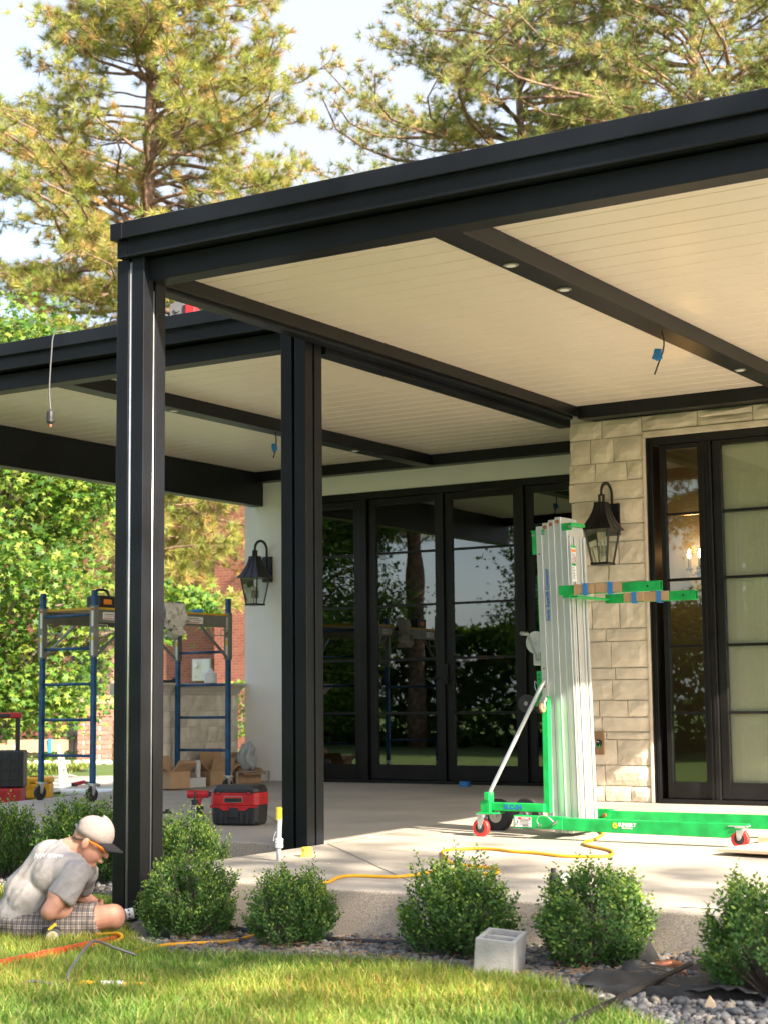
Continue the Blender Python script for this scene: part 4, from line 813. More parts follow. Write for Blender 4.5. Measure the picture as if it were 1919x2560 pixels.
# mast : nested aluminium columns, leaning back a little
mast = MB().box((.39, .19, .052), (.62, .40, .061)).build('mast', 'alu', lift); mast.location = (.0, 0, 0)
TILT = Matrix.Translation((.51, 0, .06)) @ Matrix.Rotation(R(-1.35), 4, 'Y') @ Matrix.Translation((-.51, 0, -.06)); mast.matrix_local = TILT
tops = [2.045, 2.065, 2.080, 2.095, 2.03]
for k in range(5):
    x0 = .385 + k * .0478; z0 = .03 if k in (1, 2, 3) else .062; y0 = .182 + (.004 if k % 2 else 0)
    col = MB().box((x0 + .0012, y0, z0), (x0 + .0432, .410, tops[k])).box((x0 + .0432, y0 - .003, z0 + .01), (x0 + .0473, y0 + .02, tops[k] - .004)).build('mast_column', 'alu', mast, bevel=.0022)
    if 0 < k < 4:
        MB().cyl((x0 + .021, y0 - .006, tops[k] - .03), (x0 + .021, y0, tops[k] - .03), .0135, n=14).cyl((x0 + .021, y0 - .011, tops[k] - .03), (x0 + .021, y0, tops[k] - .03), .0065, n=6).build('bolt', 'copper', col)
fx = .6260
for (ya, yb, dx) in ((.188, .207, .012), (.226, .242, .006), (.265, .325, .004), (.348, .364, .006), (.386, .406, .012)): MB().box((fx, ya, .065), (fx + dx, yb, 1.965)).build('mast_rail', 'alu', mast, bevel=.0015)
for z_, b_ in ((.12, .408), (.22, .408), (.36, .405), (.62, .404), (.98, .404), (1.10, .404), (1.86, .404)): MB().cyl((b_ + .004, .176, z_), (b_ + .004, .184, z_), .006, n=8).build('bolt', 'copper', mast)
text('lettering', 'Genie  Superlift Contractor', .031, 'ink_blue', mast, (.4570, .1782, 1.585), UPW, 1.0, bold=.0009)
wl = MB().box((.628 + .0125, .19, 1.66), (.628 + .0135, .25, 1.90)).build('warning_label', 'label_white', mast)
MB().box((.6416, .19, 1.885), (.6424, .25, 1.90)).box((.6416, .196, 1.765), (.6424, .246, 1.782)).build('green_band', G_, wl); MB().box((.6416, .192, 1.858), (.6424, .248, 1.876)).build('orange_band', 'label_orange', wl)
for k in range(9): MB().box((.6416, .196, 1.848 - k * .009), (.6424, .232 + (k % 3) * .005, 1.851 - k * .009)).build('print_line', 'ink_black', wl)
for k in range(8): MB().box((.6416, .196, 1.752 - k * .010), (.6424, .226 + (k % 3) * .006, 1.755 - k * .010)).build('print_line', 'ink_black', wl)
MB().box((.6416, .236, 1.79), (.6424, .246, 1.83)).build('pictogram', 'label_red', wl)
MB().box((.34, .19, 2.012), (.445, .37, 2.022)).box((.348, .19, 1.86), (.392, .20, 2.012)).box((.348, .36, 1.86), (.392, .37, 2.012)).box((.43, .176, 1.985), (.452, .182, 2.022)).build('top_bracket', G_, mast, bevel=.003); MB().box((.585, .176, 2.0), (.66, .184, 2.045)).box((.585, .184, 2.03), (.66, .37, 2.05)).build('front_bracket', G_, mast, bevel=.003)
MB().cyl((.36, .184, 1.99), (.36, .19, 1.99), .010, n=10).cyl((.441, .170, 2.0), (.441, .176, 2.0), .010, n=10).cyl((.645, .170, 2.022), (.645, .176, 2.022), .010, n=10).build('bolt', 'steel', mast)
MB().box((.371, .2, .90), (.383, .36, 1.72)).build('rear_strip', G_, mast)
MB().tube([(.372, .26, 1.87), (.365, .26, 1.30)], .0022, 5).build('winch_cable', 'galv', mast)
win = MB().box((.318, .20, 1.13), (.388, .206, 1.32)).box((.318, .30, 1.13), (.388, .306, 1.32)).box((.318, .20, 1.125), (.388, .306, 1.132)).build('winch', 'galv', mast, bevel=.002)
wheel(win, 'winch_drum', (.345, .253, 1.27), .072, .085, 'y', 'galv', 'steel', .4); MB().lathe([(.075, -.003), (.075, .003)], 24, M=Matrix.Translation((.345, .195, 1.275)) @ Matrix.Rotation(R(90), 4, 'X')).build('gear', 'galv', win)
MB().bar((.355, .188, 1.165), (.290, .180, 1.335), .016, .004, (0, 1, 0)).cyl((.29, .182, 1.335), (.29, .10, 1.335), .012, n=10).cyl((.355, .19, 1.165), (.355, .21, 1.165), .013, n=10).build('crank', 'steel', win)
MB().box((.335, .205, .955), (.40, .212, 1.085)).box((.335, .30, .955), (.40, .307, 1.085)).bar((.35, .26, .98), (.30, .26, .86), .03, .10, (0, 1, 0)).build('brace_plate', G_, mast, bevel=.002)
for z_ in (1.06, 1.035): MB().cyl((.352, .2035, z_), (.352, .2055, z_), .006, n=10).build('pin_hole', 'ink_black', mast)
MB().tube(smooth_path([(.335, .203, 1.005), (.325, .195, 1.02), (.328, .192, .97), (.35, .195, .945), (.38, .2, .95)], 5), .0018, 5).build('pin_cable', 'galv', mast)
wheel(mast, 'roller_wheel', (.255, .20, .875), .060, .03, 'y', 'rubber', 'steel', .25); wheel(mast, 'roller_wheel', (.285, .35, .865), .060, .03, 'y', 'rubber', 'steel', .25); MB().cyl((.255, .18, .875), (.285, .37, .865), .010, n=8).build('axle', 'steel', mast)
MB().tube([(.018, .055, .245), (.03, .06, .30), (.385, .14, .985), (.400, .16, 1.02)], [.012, .0135, .0135, .010], 10).build('strut', 'alu', lift, smooth=True)
MB().tube([(.355, .495, .29), (.375, .48, .36), (.43, .42, .62)], [.012, .0135, .0125], 10).build('strut', 'alu', lift, smooth=True)
cc = MB().lathe([(.022, 0), (.024, .012), (.018, .02)], 16, M=Matrix.Translation((.437, .085, .895)) @ Matrix.Rotation(R(90), 4, 'X')).box((.420, .045, .845), (.425, .068, .89)).box((.449, .045, .845), (.454, .068, .89)).build('swivel_caster', 'galv', lift); wheel(cc, 'caster_wheel', (.437, .055, .842), .034, .02, 'x', 'cardboard_dark', 'steel', .3)
MB().sphere((.372, .40, .42), .017, 12, 8).build('release_knob', 'caster_red', lift, smooth=True)
# forks with cardboard padding and tape
def fork(x0, x1, y, z0, h=.062, w=.040):
    f = MB(); t = .004
    f.box((x0, y - w / 2, z0), (x1, y - w / 2 + t, z0 + h)).box((x0, y + w / 2 - t, z0), (x1, y + w / 2, z0 + h)).box((x0, y - w / 2 + t, z0), (x1, y + w / 2 - t, z0 + t)).box((x0, y - w / 2 + t, z0 + h - t), (x1, y + w / 2 - t, z0 + h))
    o = f.build('fork', G_, lift); MB().cyl((x1 - .085, y - w / 2 - .001, z0 + h / 2), (x1 - .085, y - w / 2 + .001, z0 + h / 2), .0075, n=12).build('pin_hole', 'ink_black', o); return o
zf = 1.565
f1 = fork(.585, 1.305, .06, zf); f2 = fork(.66, 1.315, .56, zf - .035)
MB().box((.605, .085, zf - .015), (.70, .56, zf - .003)).box((.61, .04, zf - .02), (.66, .09, zf)).build('fork_carriage', G_, lift, bevel=.003)
def wrap(f, x0, x1, y, z0, bands, h=.062, w=.040):
    b = MB(); n = 22; g = random.Random(int(x0 * 900)); vs = []
    for i in range(n + 1):
        x = x0 + (x1 - x0) * i / n; d = .0035 + g.uniform(0, .003); e = g.uniform(-.006, .004)
        vs += [(x, y - w / 2 - d, z0 + .004 + e), (x, y - w / 2 - d - .001, z0 + h * .5), (x, y - w / 2 - d, z0 + h + .003), (x, y + w / 2 + .003, z0 + h + .005)]
    fs = [(i * 4 + j, (i + 1) * 4 + j, (i + 1) * 4 + j + 1, i * 4 + j + 1) for i in range(n) for j in range(3)]
    c = b.add(vs, fs).build('cardboard_pad', 'cardboard', f)
    for a in bands: MB().box((a, y - w / 2 - .0105, z0 - .006), (a + .034, y - w / 2 - .0085, z0 + h + .005)).box((a, y - w / 2 - .0105, z0 + h + .0052), (a + .034, y + w / 2 + .002, z0 + h + .0075)).box((a + .003, y - w / 2 - .0105, z0 - .008), (a + .031, y + w / 2, z0 - .006)).build('blue_tape', 'blue_tape', c)
wrap(f1, .70, 1.045, .06, zf, (.765, .945)); wrap(f2, .80, 1.13, .56, zf - .035, (.86, 1.04))

# ------------------------------------------------------------------ rolling scaffold
sc = thing('rolling_scaffold', 'blue and grey rolling baker scaffold with yellow edged deck', 'scaffold', (-10.233, 11.40, -.026), R(85.27))
SLn, SW = 1.784, .677
hole = MB()
for ix, x in enumerate((0, SLn)):
    for iy, y in enumerate((0, SW)):
        lgp = MB().box((x - .021, y - .021, .165), (x + .021, y + .021, 1.885)).build('leg', 'scaf_blue', sc, bevel=.004)
        hb = MB()
        for k in range(26):
            z_ = .24 + k * .064
            if 1.27 < z_ < 1.75: continue
            hb.lathe([(.0055, 0), (.0055, .0012)], 8, M=Matrix.Translation((x, y - .0212, z_)) @ Matrix.Rotation(R(90), 4, 'X')).lathe([(.0055, 0), (.0055, .0012)], 8, M=Matrix.Translation((x - .0222, y, z_)) @ Matrix.Rotation(R(90), 4, 'Y'))
        hb.build('adjustment_holes', 'ink_black', lgp)
        sl = MB().box((x - .030, y - .030, 1.285), (x + .030, y + .030, 1.745)).build('sleeve', 'scaf_grey', sc, bevel=.004)
        MB().box((x - .0312, y - .022, 1.56), (x - .0305, y + .004, 1.73)).build('label', 'label_white', sl); MB().box((x - .0320, y - .022, 1.700), (x - .0313, y + .004, 1.725)).build('label_band', 'label_red', sl); MB().box((x - .0312, y - .022, 1.30), (x - .0305, y + .004, 1.50)).build('label', 'label_white', sl); MB().box((x - .0320, y - .022, 1.43), (x - .0313, y + .004, 1.475)).build('label_band', 'label_yellow', sl)
        caster(sc, x, y, .066, .066, .032, 'rubber', .165)
        MB().box((x - .01, y - .055, .150), (x + .03, y - .02, .156)).build('brake_pedal', 'galv', sc)
    for z_ in (1.665, 1.365, 1.045, .725, .405): MB().cyl((x, .022, z_), (x, SW - .022, z_), .0135, n=10).build('rung', 'scaf_blue', sc, smooth=True)
for y in (0, SW):
    s_ = -1 if y == 0 else 1
    rl = MB().box((.032, y - .012, 1.60), (SLn - .032, y + .012, 1.612)).box((.032, y - .012, 1.700), (SLn - .032, y + .012, 1.712)).box((.032, y - .004, 1.612), (SLn - .032, y + .004, 1.70)).build('side_rail', 'scaf_grey', sc)
    for xa, xb in ((.10, .30), (.86, 1.14), (1.20, 1.42)):
        lb = MB().box((xa, y + s_ * .0046, 1.625), (xb, y + s_ * .0056, 1.69)).build('label', 'label_white', rl); MB().box((xa + .01, y + s_ * .0058, 1.633), (xb - .05, y + s_ * .0066, 1.640)).build('label_band', 'label_red', lb); MB().box((xa + .02, y + s_ * .0058, 1.655), (xb - .03, y + s_ * .0066, 1.659)).box((xa + .02, y + s_ * .0058, 1.670), (xb - .06, y + s_ * .0066, 1.676)).build('print_line', 'ink_black', lb)
    for x, x2 in ((.03, .40), (SLn - .03, SLn - .40)): MB().bar((x, y + s_ * .012, 1.305), (x2, y + s_ * .012, 1.60), .012, .030, (0, 1, 0)).build('diagonal_brace', 'scaf_grey', sc); d_ = 1 if x < 1 else -1; MB().tube([(x, y + s_ * .03, 1.575), (x + d_ * .10, y + s_ * .03, 1.575), (x + d_ * .115, y + s_ * .03, 1.52), (x + d_ * .22, y + s_ * .03, 1.52), (x + d_ * .25, y + s_ * .03, 1.59)], .005, 6).tube([(x, y + s_ * .03, 1.52), (x + d_ * .115, y + s_ * .03, 1.52)], .005, 6).build('locking_rod', 'galv', sc)
MB().box((.035, .014, 1.714), (SLn - .035, SW - .014, 1.728)).build('deck', 'plywood', sc); MB().box((.035, -.012, 1.7135), (SLn - .035, .012, 1.732)).box((.035, SW - .012, 1.7135), (SLn - .035, SW + .012, 1.732)).box((.02, .013, 1.713), (.034, SW - .013, 1.734)).box((SLn - .034, .013, 1.713), (SLn - .02, SW - .013, 1.734)).build('deck_edge', 'deck_yellow', sc)
def SCW(x, y, z): return sc.matrix_world @ Vector((x, y, z))
bpy.context.view_layer.update()
def rag_mat():
    m = mat('rag_white', (.66, .645, .61), .95, bump=.6, bscale=14, bdist=.02); t = m.node_tree; p = t.nodes['Principled BSDF']; tcn = t.nodes.new('ShaderNodeTexCoord'); v = t.nodes.new('ShaderNodeTexNoise'); v.inputs['Scale'].default_value = 48; v.inputs['Detail'].default_value = 4; t.links.new(tcn.outputs['Object'], v.inputs['Vector'])
    r = t.nodes.new('ShaderNodeMapRange'); r.inputs['From Min'].default_value = .62; r.inputs['From Max'].default_value = .66; t.links.new(v.outputs[0], r.inputs[0]); x = t.nodes.new('ShaderNodeMix'); x.data_type = 'RGBA'; x.inputs['A'].default_value = (.66, .645, .61, 1); x.inputs['B'].default_value = (.07, .06, .055, 1); t.links.new(r.outputs[0], x.inputs['Factor']); t.links.new(x.outputs['Result'], p.inputs['Base Color']); return m
rag_mat()
# rag hanging over the rail, drill box and blue rag on the deck
def rag(name, label, loc, rz, size, m, seed, flat=False):
    g = np.random.default_rng(seed); nx, ny = 17, 19; b = MB(); vs = []; fs = []
    for j in range(ny):
        for i in range(nx):
            u = i / (nx - 1) - .5; v = j / (ny - 1)
            dy = .05 * math.sin(u * 21 + v * 3.0) * (.3 + v) + .028 * math.sin(u * 43 + v * 9) + g.uniform(-.008, .008)
            vs.append((u * size[0] * (1 - .25 * abs(v - .4)) + .03 * math.sin(v * 11 + u * 5), -.035 + dy * size[1], .02 + .05 * math.exp(-((v) * 6) ** 2) - v * size[2] * (.88 + .16 * math.sin(u * 9))))
    for j in range(ny - 1):
        for i in range(nx - 1): a = j * nx + i; fs.append((a, a + 1, a + nx + 1, a + nx))
    k = len(vs); vs += [(x_, y_ + .014, z_ + .004) for x_, y_, z_ in vs]; fs += [tuple(q + k for q in f[::-1]) for f in fs]
    o = b.add(vs, fs).build(name, m, None, smooth=True); o.location = loc; o.rotation_euler = (0, 0, rz); return o
rg = rag('drop_cloth', 'white paint spotted rag hanging over the scaffold rail', SCW(.985, -.02, 1.735), sc.rotation_euler.z, (.27, .8, .27), 'rag_white', 4); 
tag(rg, 'white paint spotted rag hanging over the scaffold rail', 'rag')
tb = thing('tool_bag', 'small black tool bag with orange label on the scaffold deck', 'tool bag', SCW(.24, .16, 1.729), sc.rotation_euler.z)
MB().box((-.12, -.08, 0), (.12, .08, .12)).build('body', 'black_plastic', tb, bevel=.02); MB().tube(smooth_path([(-.09, 0, .115), (-.06, 0, .17), (.06, 0, .17), (.09, 0, .115)], 4), .012, 8).build('handle', 'black_plastic', tb); MB().box((-.05, -.0815, .04), (.05, -.080, .085)).build('label', 'label_orange', tb)
br_ = MB().sphere((0, 0, .018), (.055, .04, .022), 10, 7).sphere((.04, .02, .022), (.04, .03, .026), 10, 7).build('crumpled_tape', 'blue_plastic', None, smooth=True); br_.location = SCW(1.42, .10, 1.729); tag(br_, 'blue crumpled tape lying on the scaffold deck', 'tape')

# ------------------------------------------------------------------ things on the patio floor
va = thing('shop_vacuum', 'red and black cordless wet dry vacuum standing on the patio', 'vacuum', (-7.545, 10.0, zs(10.0) + .001), R(15))
bd = MB(); prof = [(.168, .095, 0), (.182, .112, .02), (.186, .118, .12), (.188, .12, .145)]
def loft(prof, ch=.03):
    vs = []; fs = []
    for hx, hy, z_ in prof: c = min(ch, hx * .4); vs += [(-hx + c, -hy, z_), (hx - c, -hy, z_), (hx, -hy + c, z_), (hx, hy - c, z_), (hx - c, hy, z_), (-hx + c, hy, z_), (-hx, hy - c, z_), (-hx, -hy + c, z_)]
    for i in range(len(prof) - 1):
        for k in range(8): a = i * 8 + k; b = i * 8 + (k + 1) % 8; fs.append((a, b, b + 8, a + 8))
    fs += [tuple(range(8))[::-1], tuple(range((len(prof) - 1) * 8, len(prof) * 8))]; return MB().add(vs, fs)
tank = loft(prof).build('tank', 'black_plastic', va, bevel=.006)
MB().prism([(-.186, .145), (-.186, .128), (-.12, .128), (-.085, .108), (.085, .108), (.12, .128), (.186, .128), (.186, .145)], .1205, .1235, Matrix.Rotation(R(90), 4, 'X')).build('red_apron', 'red_plastic', va)
rb = loft([(.189, .121, .1455), (.188, .12, .235)]).build('motor_housing', 'red_plastic', va, bevel=.004)
MB().box((-.075, -.1235, .165), (.070, -.1205, .212)).build('badge_frame', 'steel', rb, bevel=.001); MB().box((-.070, -.1250, .169), (.065, -.1236, .196)).build('badge', 'black_plastic', rb); MB().box((-.070, -.1250, .197), (.065, -.1236, .208)).build('badge_band', 'caster_red', rb)
lid = loft([(.187, .12, .2355), (.182, .115, .262), (.165, .098, .288)]).build('lid', 'black_plastic', va, bevel=.006)
for x_ in (-.12, .12): MB().box((x_ - .022, -.1235, .222), (x_ + .022, -.118, .252)).build('clip', 'black_plastic', lid); MB().box((x_ - .014, -.1255, .226), (x_ + .014, -.1236, .238)).build('clip_tab', 'red_plastic', lid)
MB().box((-.036, -.1275, .055), (.036, -.118, .128)).build('latch', 'black_plastic', tank, bevel=.004)
for x_ in (-.15, -.10, -.06, .06, .10, .15): MB().box((x_ - .010, -.1215, .012), (x_ + .010, -.110, .095)).build('rib', 'black_plastic', tank, bevel=.004)
dr = thing('cordless_drill', 'red and black cordless drill lying beside the vacuum', 'drill', (-8.46, 10.66, zs(10.66) + .001), R(25))
MB().box((-.045, -.04, 0), (.04, .04, .06)).build('battery', 'black_plastic', dr, bevel=.008); MB().bar((0, 0, .06), (.02, 0, .14), .04, .035).build('grip', 'red_plastic', dr, bevel=.008); MB().cyl((-.08, 0, .155), (.09, 0, .155), .033, .028, 14).build('motor', 'red_plastic', dr); MB().cyl((.09, 0, .155), (.15, 0, .155), .02, .012, 12).build('chuck', 'black_plastic', dr)
d2 = thing('cordless_driver', 'red cap of a cordless tool peeking out left of the vacuum', 'drill', (-8.02, 10.40, zs(10.4) + .001), R(60))
MB().cyl((-.07, 0, .035), (.05, 0, .035), .034, n=14).build('motor', 'red_plastic', d2); MB().box((.05, -.03, 0), (.12, .03, .05)).build('battery', 'black_plastic', d2, bevel=.006)
kn = MB().box((-.03, -.02, 0), (.03, .02, .018)).box((-.012, -.012, .018), (.02, .012, .035)).build('door_stop', 'black_plastic', None, bevel=.004); kn.location = (-8.74, 10.62, zs(10.62)); tag(kn, 'small black plastic block on the floor right of the nearest post', 'block')
ck = thing('caulk_tube', 'black sealant cartridge with white print standing at the slab edge', 'sealant tube', (-7.65, 9.606, zs(9.606)), R(20))
MB().lathe([(.0235, 0), (.0235, .195), (.020, .198)], 20).build('cartridge', 'black_plastic', ck, smooth=False); MB().lathe([(.0255, .19), (.0255, .205), (.009, .208), (.007, .235), (.0035, .272)], 16).build('nozzle', 'black_plastic', ck); lb = MB().box((.006, -.0245, .014), (.016, -.0215, .046)).build('barcode', 'label_white', ck)
MB().box((.012, -.0248, .07), (.0175, -.019, .165)).build('print_stripe', 'ink_white', ck); 
for k in range(9): MB().box((-.012, -.0245, .075 + k * .011), (.006, -.0232, .080 + k * .011)).build('print_line', 'pvc_grey', ck)
MB().box((.0175, -.024, .048), (.022, -.014, .062)).build('print_dot', 'blue_plastic', ck)
cp = thing('conduit_stub', 'grey conduit stub with yellow tape on its end rising from the slab', 'conduit', (-5.825, 8.10, zs(8.1)))
MB().tube([(0, 0, -.02), (-.004, .0, .10), (.006, .0, .245)], [.0145, .014, .0145], 14).build('pipe', 'pvc_grey', cp, smooth=True); g = random.Random(3); tw = MB()
for k in range(6): z_ = .075 + k * .009; tw.lathe([(.019 + g.uniform(0, .006), z_), (.022 + g.uniform(0, .005), z_ + .006), (.018, z_ + .012)], 12)
tw.tube([(-.014, -.012, .17), (-.024, -.018, .14), (-.026, -.02, .115)], .002, 4).build('string', 'white_paper', cp); MB().lathe([(.018, .235), (.019, .25), (.018, .29), (.020, .305), (.012, .31)], 9).build('tape_cap', 'tape_yellow', cp)
ys = MB().lathe([(.040, 0), (.036, .012), (.030, .03), (.034, .052), (.028, .055)], 9).build('taped_stub', 'tape_yellow', None); ys.location = (-5.81, 8.36, zs(8.36)); tag(ys, 'yellow taped pipe end sticking out of the slab', 'pipe')
tr_ = MB().lathe([(.040, 0), (.052, 0), (.052, .048), (.040, .048)], 24).build('tape_roll', 'blue_tape', None); tr_.location = (-7.985, 14.12, zs(14.12) + .002); tag(tr_, 'roll of blue tape on the floor in front of the glass doors', 'tape')
ws = MB().box((-.06, -.012, 0), (.06, .012, .004)).build('paper_strip', 'white_paper', None); ws.location = (-6.10, 9.52, zs(9.52) + .002); ws.rotation_euler = (0, 0, .35); tag(ws, 'thin white strip lying behind the inner corner post', 'strip')
CORD = [[-4.845, 10.373], [-4.708, 10.136], [-4.616, 9.789], [-4.603, 9.638], [-4.509, 9.472], [-4.309, 9.306], [-4.217, 9.201], [-4.143, 9.03], [-4.174, 8.929], [-4.37, 8.869], [-4.595, 8.96], [-4.763, 8.987], [-4.915, 9.061], [-5.051, 9.057], [-5.173, 8.913], [-5.084, 8.713], [-4.807, 8.297], [-4.656, 8.154], [-4.522, 8.209], [-4.407, 8.138], [-4.343, 8.01], [-4.366, 7.925], [-4.461, 7.961], [-4.667, 8.07], [-4.689, 7.829], [-4.747, 7.64], [-4.972, 7.598], [-5.01, 7.508], [-4.95, 7.317], [-4.93, 7.20]]
pts = [(x_, y_, zs(y_) + (.009 if k not in (16, 17) else .022)) for k, (x_, y_) in enumerate(CORD)] + [(-4.935, 7.13, -.16), (-4.96, 7.08, -.27), (-5.03, 7.02, -.325), (-5.11, 6.906, -.322), (-5.095, 6.70, -.325), (-5.20, 6.56, -.325), (-5.286, 6.46, -.325), (-5.30, 6.33, -.325), (-5.26, 6.16, -.325)]
q = MB().tube(smooth_path(pts, 5), .0085, 8).build('extension_cord', 'cord_yellow', None, smooth=True); tag(q, 'long yellow extension cord snaking from under the lift over the slab edge', 'cord')
lp = [(-5.70, 6.32, -.335), (-5.78, 6.36, -.335), (-5.795, 6.40, -.325), (-5.776, 6.42, -.31), (-5.656, 6.42, -.295), (-5.566, 6.40, -.285), (-5.53, 6.38, -.30), (-5.545, 6.32, -.32), (-5.585, 6.22, -.335)]
q = MB().tube(smooth_path(lp, 6), .0085, 8).build('extension_cord', 'cord_yellow', None, smooth=True); tag(q, 'loop of yellow cord on the grass in front of the kneeling knee', 'cord')
q = MB().tube(smooth_path([(-5.02, 5.17, -.33), (-5.0, 5.21, -.30), (-4.86, 5.27, -.315), (-4.87, 5.29, -.27), (-4.93, 5.45, -.20), (-5.02, 5.62, -.19), (-5.02, 5.75, -.235), (-4.96, 5.82, -.27)], 6), .006, 8).build('grey_cable', 'cable_grey', None, smooth=True); tag(q, 'stiff grey cable arching over the lawn', 'cable')
q = thing('cord_plug', 'yellow and grey cord plug lying in the grass beside the grey cable', 'plug', (-4.80, 5.31, -.315), .55); MB().tube([(-.03, 0, .0), (.0, 0, .012), (.04, 0, .006)], .010, 8).build('knot', 'cord_yellow', q); MB().cyl((.07, 0, .004), (.16, 0, .004), .015, .013, 10).build('plug', 'pvc_grey', q); MB().tube([(.16, 0, .004), (.22, .01, .003), (.30, 0, -.002)], .008, 8).build('cord', 'cord_yellow', q)
def sheet_lumpy(name, x0, x1, y0, y1, nx, ny, fz, m):
    b = MB(); vs = [(x0 + (x1 - x0) * i / nx, y0 + (y1 - y0) * j / ny, fz(i / nx, j / ny)) for j in range(ny + 1) for i in range(nx + 1)]; fs = [(j * (nx + 1) + i, j * (nx + 1) + i + 1, (j + 1) * (nx + 1) + i + 1, (j + 1) * (nx + 1) + i) for j in range(ny) for i in range(nx)]
    return b.add(vs, fs).build(name, m, None, smooth=True)
pw = thing('plywood_sheet', 'pale plywood board lying on the patio at the right edge of the picture', 'plywood', (-3.60, 9.29, zs(9.3) + .022), R(-9)); MB().box((0, 0, 0), (1.25, .62, .018)).build('board', 'plywood', pw, bevel=.002); MB().box((.1, .15, -.022), (.16, .55, -.001)).build('batten', 'wood_stud', pw)
pw2 = thing('wood_plank', 'narrow pine plank on the patio under the far lift leg', 'plank', (-3.62, 10.02, zs(10.02) + .002), R(-4)); MB().box((0, 0, 0), (1.6, .14, .038)).build('board', 'wood_stud', pw2, bevel=.003)
gp = thing('pressure_gauge', 'black pipe riser with round pressure gauge behind a bush', 'gauge', (-3.485, 6.965, -.33)); MB().tube([(0, 0, 0), (0, 0, .36)], .014, 12).lathe([(.020, .29), (.020, .37), (.012, .375), (.012, .40)], 12).build('riser', 'hose_black', gp); MB().lathe([(.0165, .262), (.0165, .285)], 12).build('tape_band', 'blue_tape', gp)
ga = MB().cyl((.022, 0, .33), (.04, 0, .335), .012, n=10).lathe([(.036, -.012), (.038, -.008), (.038, .012), (.033, .015)], 24, M=Matrix.Translation((.062, -.005, .345)) @ Matrix.Rotation(R(62), 4, 'Z') @ Matrix.Rotation(R(82), 4, 'X')).build('gauge_body', 'steel', gp); MB().lathe([(.030, .016), (.030, .0165)], 20, M=Matrix.Translation((.062, -.005, .345)) @ Matrix.Rotation(R(62), 4, 'Z') @ Matrix.Rotation(R(82), 4, 'X')).build('dial', 'pvc_grey', ga)
# ------------------------------------------------------------------ things in the gravel bed
cbk = thing('concrete_block', 'grey hollow concrete block standing tilted in the gravel', 'concrete block', (-3.415, 6.30, -.335), R(20)); cbk.rotation_euler = (R(2), R(5), R(17))
bb = MB(); W, D, H, t = .165, .27, .195, .02
bb.box((-W / 2, -D / 2, 0), (W / 2, -D / 2 + t, H)).box((-W / 2, D / 2 - t, 0), (W / 2, D / 2, H)).box((-W / 2, -D / 2 + t, 0), (-W / 2 + t, D / 2 - t, H)).box((W / 2 - t, -D / 2 + t, 0), (W / 2, D / 2 - t, H)).box((-W / 2 + t, -.012, 0), (W / 2 - t, .012, H - .004))
bb.build('block', 'cinder', cbk, bevel=.003)
def crumple(name, label, cat, loc, s_, m, seed):
    g = random.Random(seed); b = MB()
    for k in range(9):
        c = Vector((g.uniform(-1, 1), g.uniform(-1, 1), g.uniform(.1, 1.1))) * s_ * .5; a = Vector((g.uniform(-1, 1), g.uniform(-1, 1), g.uniform(-1, 1))).normalized() * s_ * .5; d = a.orthogonal().normalized() * s_ * g.uniform(.3, .5); n_ = a.cross(d).normalized() * .0015
        p = [c - a - d, c + a - d * .7, c + a * .8 + d, c - a * .9 + d]; b.add([v + n_ for v in p] + [v - n_ for v in p], [(0, 1, 2, 3), (7, 6, 5, 4), (0, 4, 5, 1), (1, 5, 6, 2), (2, 6, 7, 3), (3, 7, 4, 0)])
    o = b.build(name, m, None); o.location = loc; return tag(o, label, cat)
crumple('crumpled_tape', 'crumpled ball of blue tape at the foot of the concrete block', 'tape', (-3.225, 6.20, -.325), .05, 'blue_tape', 5)
ml = thing('rubber_mallet', 'grey rubber mallet with black handle lying in the grass', 'mallet', (-2.98, 5.89, -.30), R(32)); MB().lathe([(.024, -.042), (.0285, -.034), (.0285, .034), (.024, .042)], 18, M=Matrix.Rotation(R(90), 4, 'Y')).build('head', 'rubber_grey', ml); hd = MB().tube([(0.004, 0, .0), (.02, -.10, -.012), (.045, -.24, -.02)], [.010, .012, .013], 10).build('handle', 'black_plastic', ml); MB().box((.012, -.085, .001), (.022, -.06, .003)).build('label', 'label_white', hd)
q = MB().bar((-2.60, 5.20, -.265), (-2.655, 6.52, -.235), .024, .012).build('metal_bar', 'bar_brown', None, bevel=.001); q2 = MB().bar((-2.60, 5.20, -.2575), (-2.655, 6.52, -.2275), .010, .002).build('groove', 'ink_black', q); tag(q, 'long dark bronze metal channel leaning across the gravel in the corner', 'channel')
red = MB().sphere((0, 0, 0), .016, 12, 8).build('red_ball', 'caster_red', None, smooth=True); red.location = (-3.33, 5.86, -.305); tag(red, 'small red ball in the grass left of the mallet', 'ball')
cpz = thing('copper_pipe', 'copper elbow pipe with chrome section lying on the black fabric', 'pipe', (-2.93, 6.40, -.295)); A_ = Vector((0, 0, 0)); B_ = Vector((.075, .27, .02))
MB().cyl(tuple(A_), tuple(A_.lerp(B_, .14)), .020, n=14).cyl(tuple(A_.lerp(B_, .86)), tuple(B_), .020, n=14).tube(smooth_path([tuple(B_), (.11, .32, .022), (.17, .30, .015), (.19, .25, .01)], 4), .017, 12).build('fitting', 'copper', cpz, smooth=False); MB().cyl(tuple(A_.lerp(B_, .12)), tuple(A_.lerp(B_, .88)), .014, n=12).build('tube', 'steel', cpz, smooth=True); MB().cyl(tuple(A_.lerp(B_, .14)), tuple(A_.lerp(B_, .22)), .019, n=12).cyl(tuple(A_.lerp(B_, .80)), tuple(A_.lerp(B_, .86)), .019, n=12).build('collar', 'label_white', cpz)
MB().tube([(.19, .25, .01), (.26, .06, .005), (.34, -.06, 0)], .014, 12).build('branch', 'hose_black', cpz); MB().cyl((.215, .19, .008), (.235, .13, .006), .020, n=12).build('fitting', 'copper', cpz)
fb = MB(); vs = []; fs = []
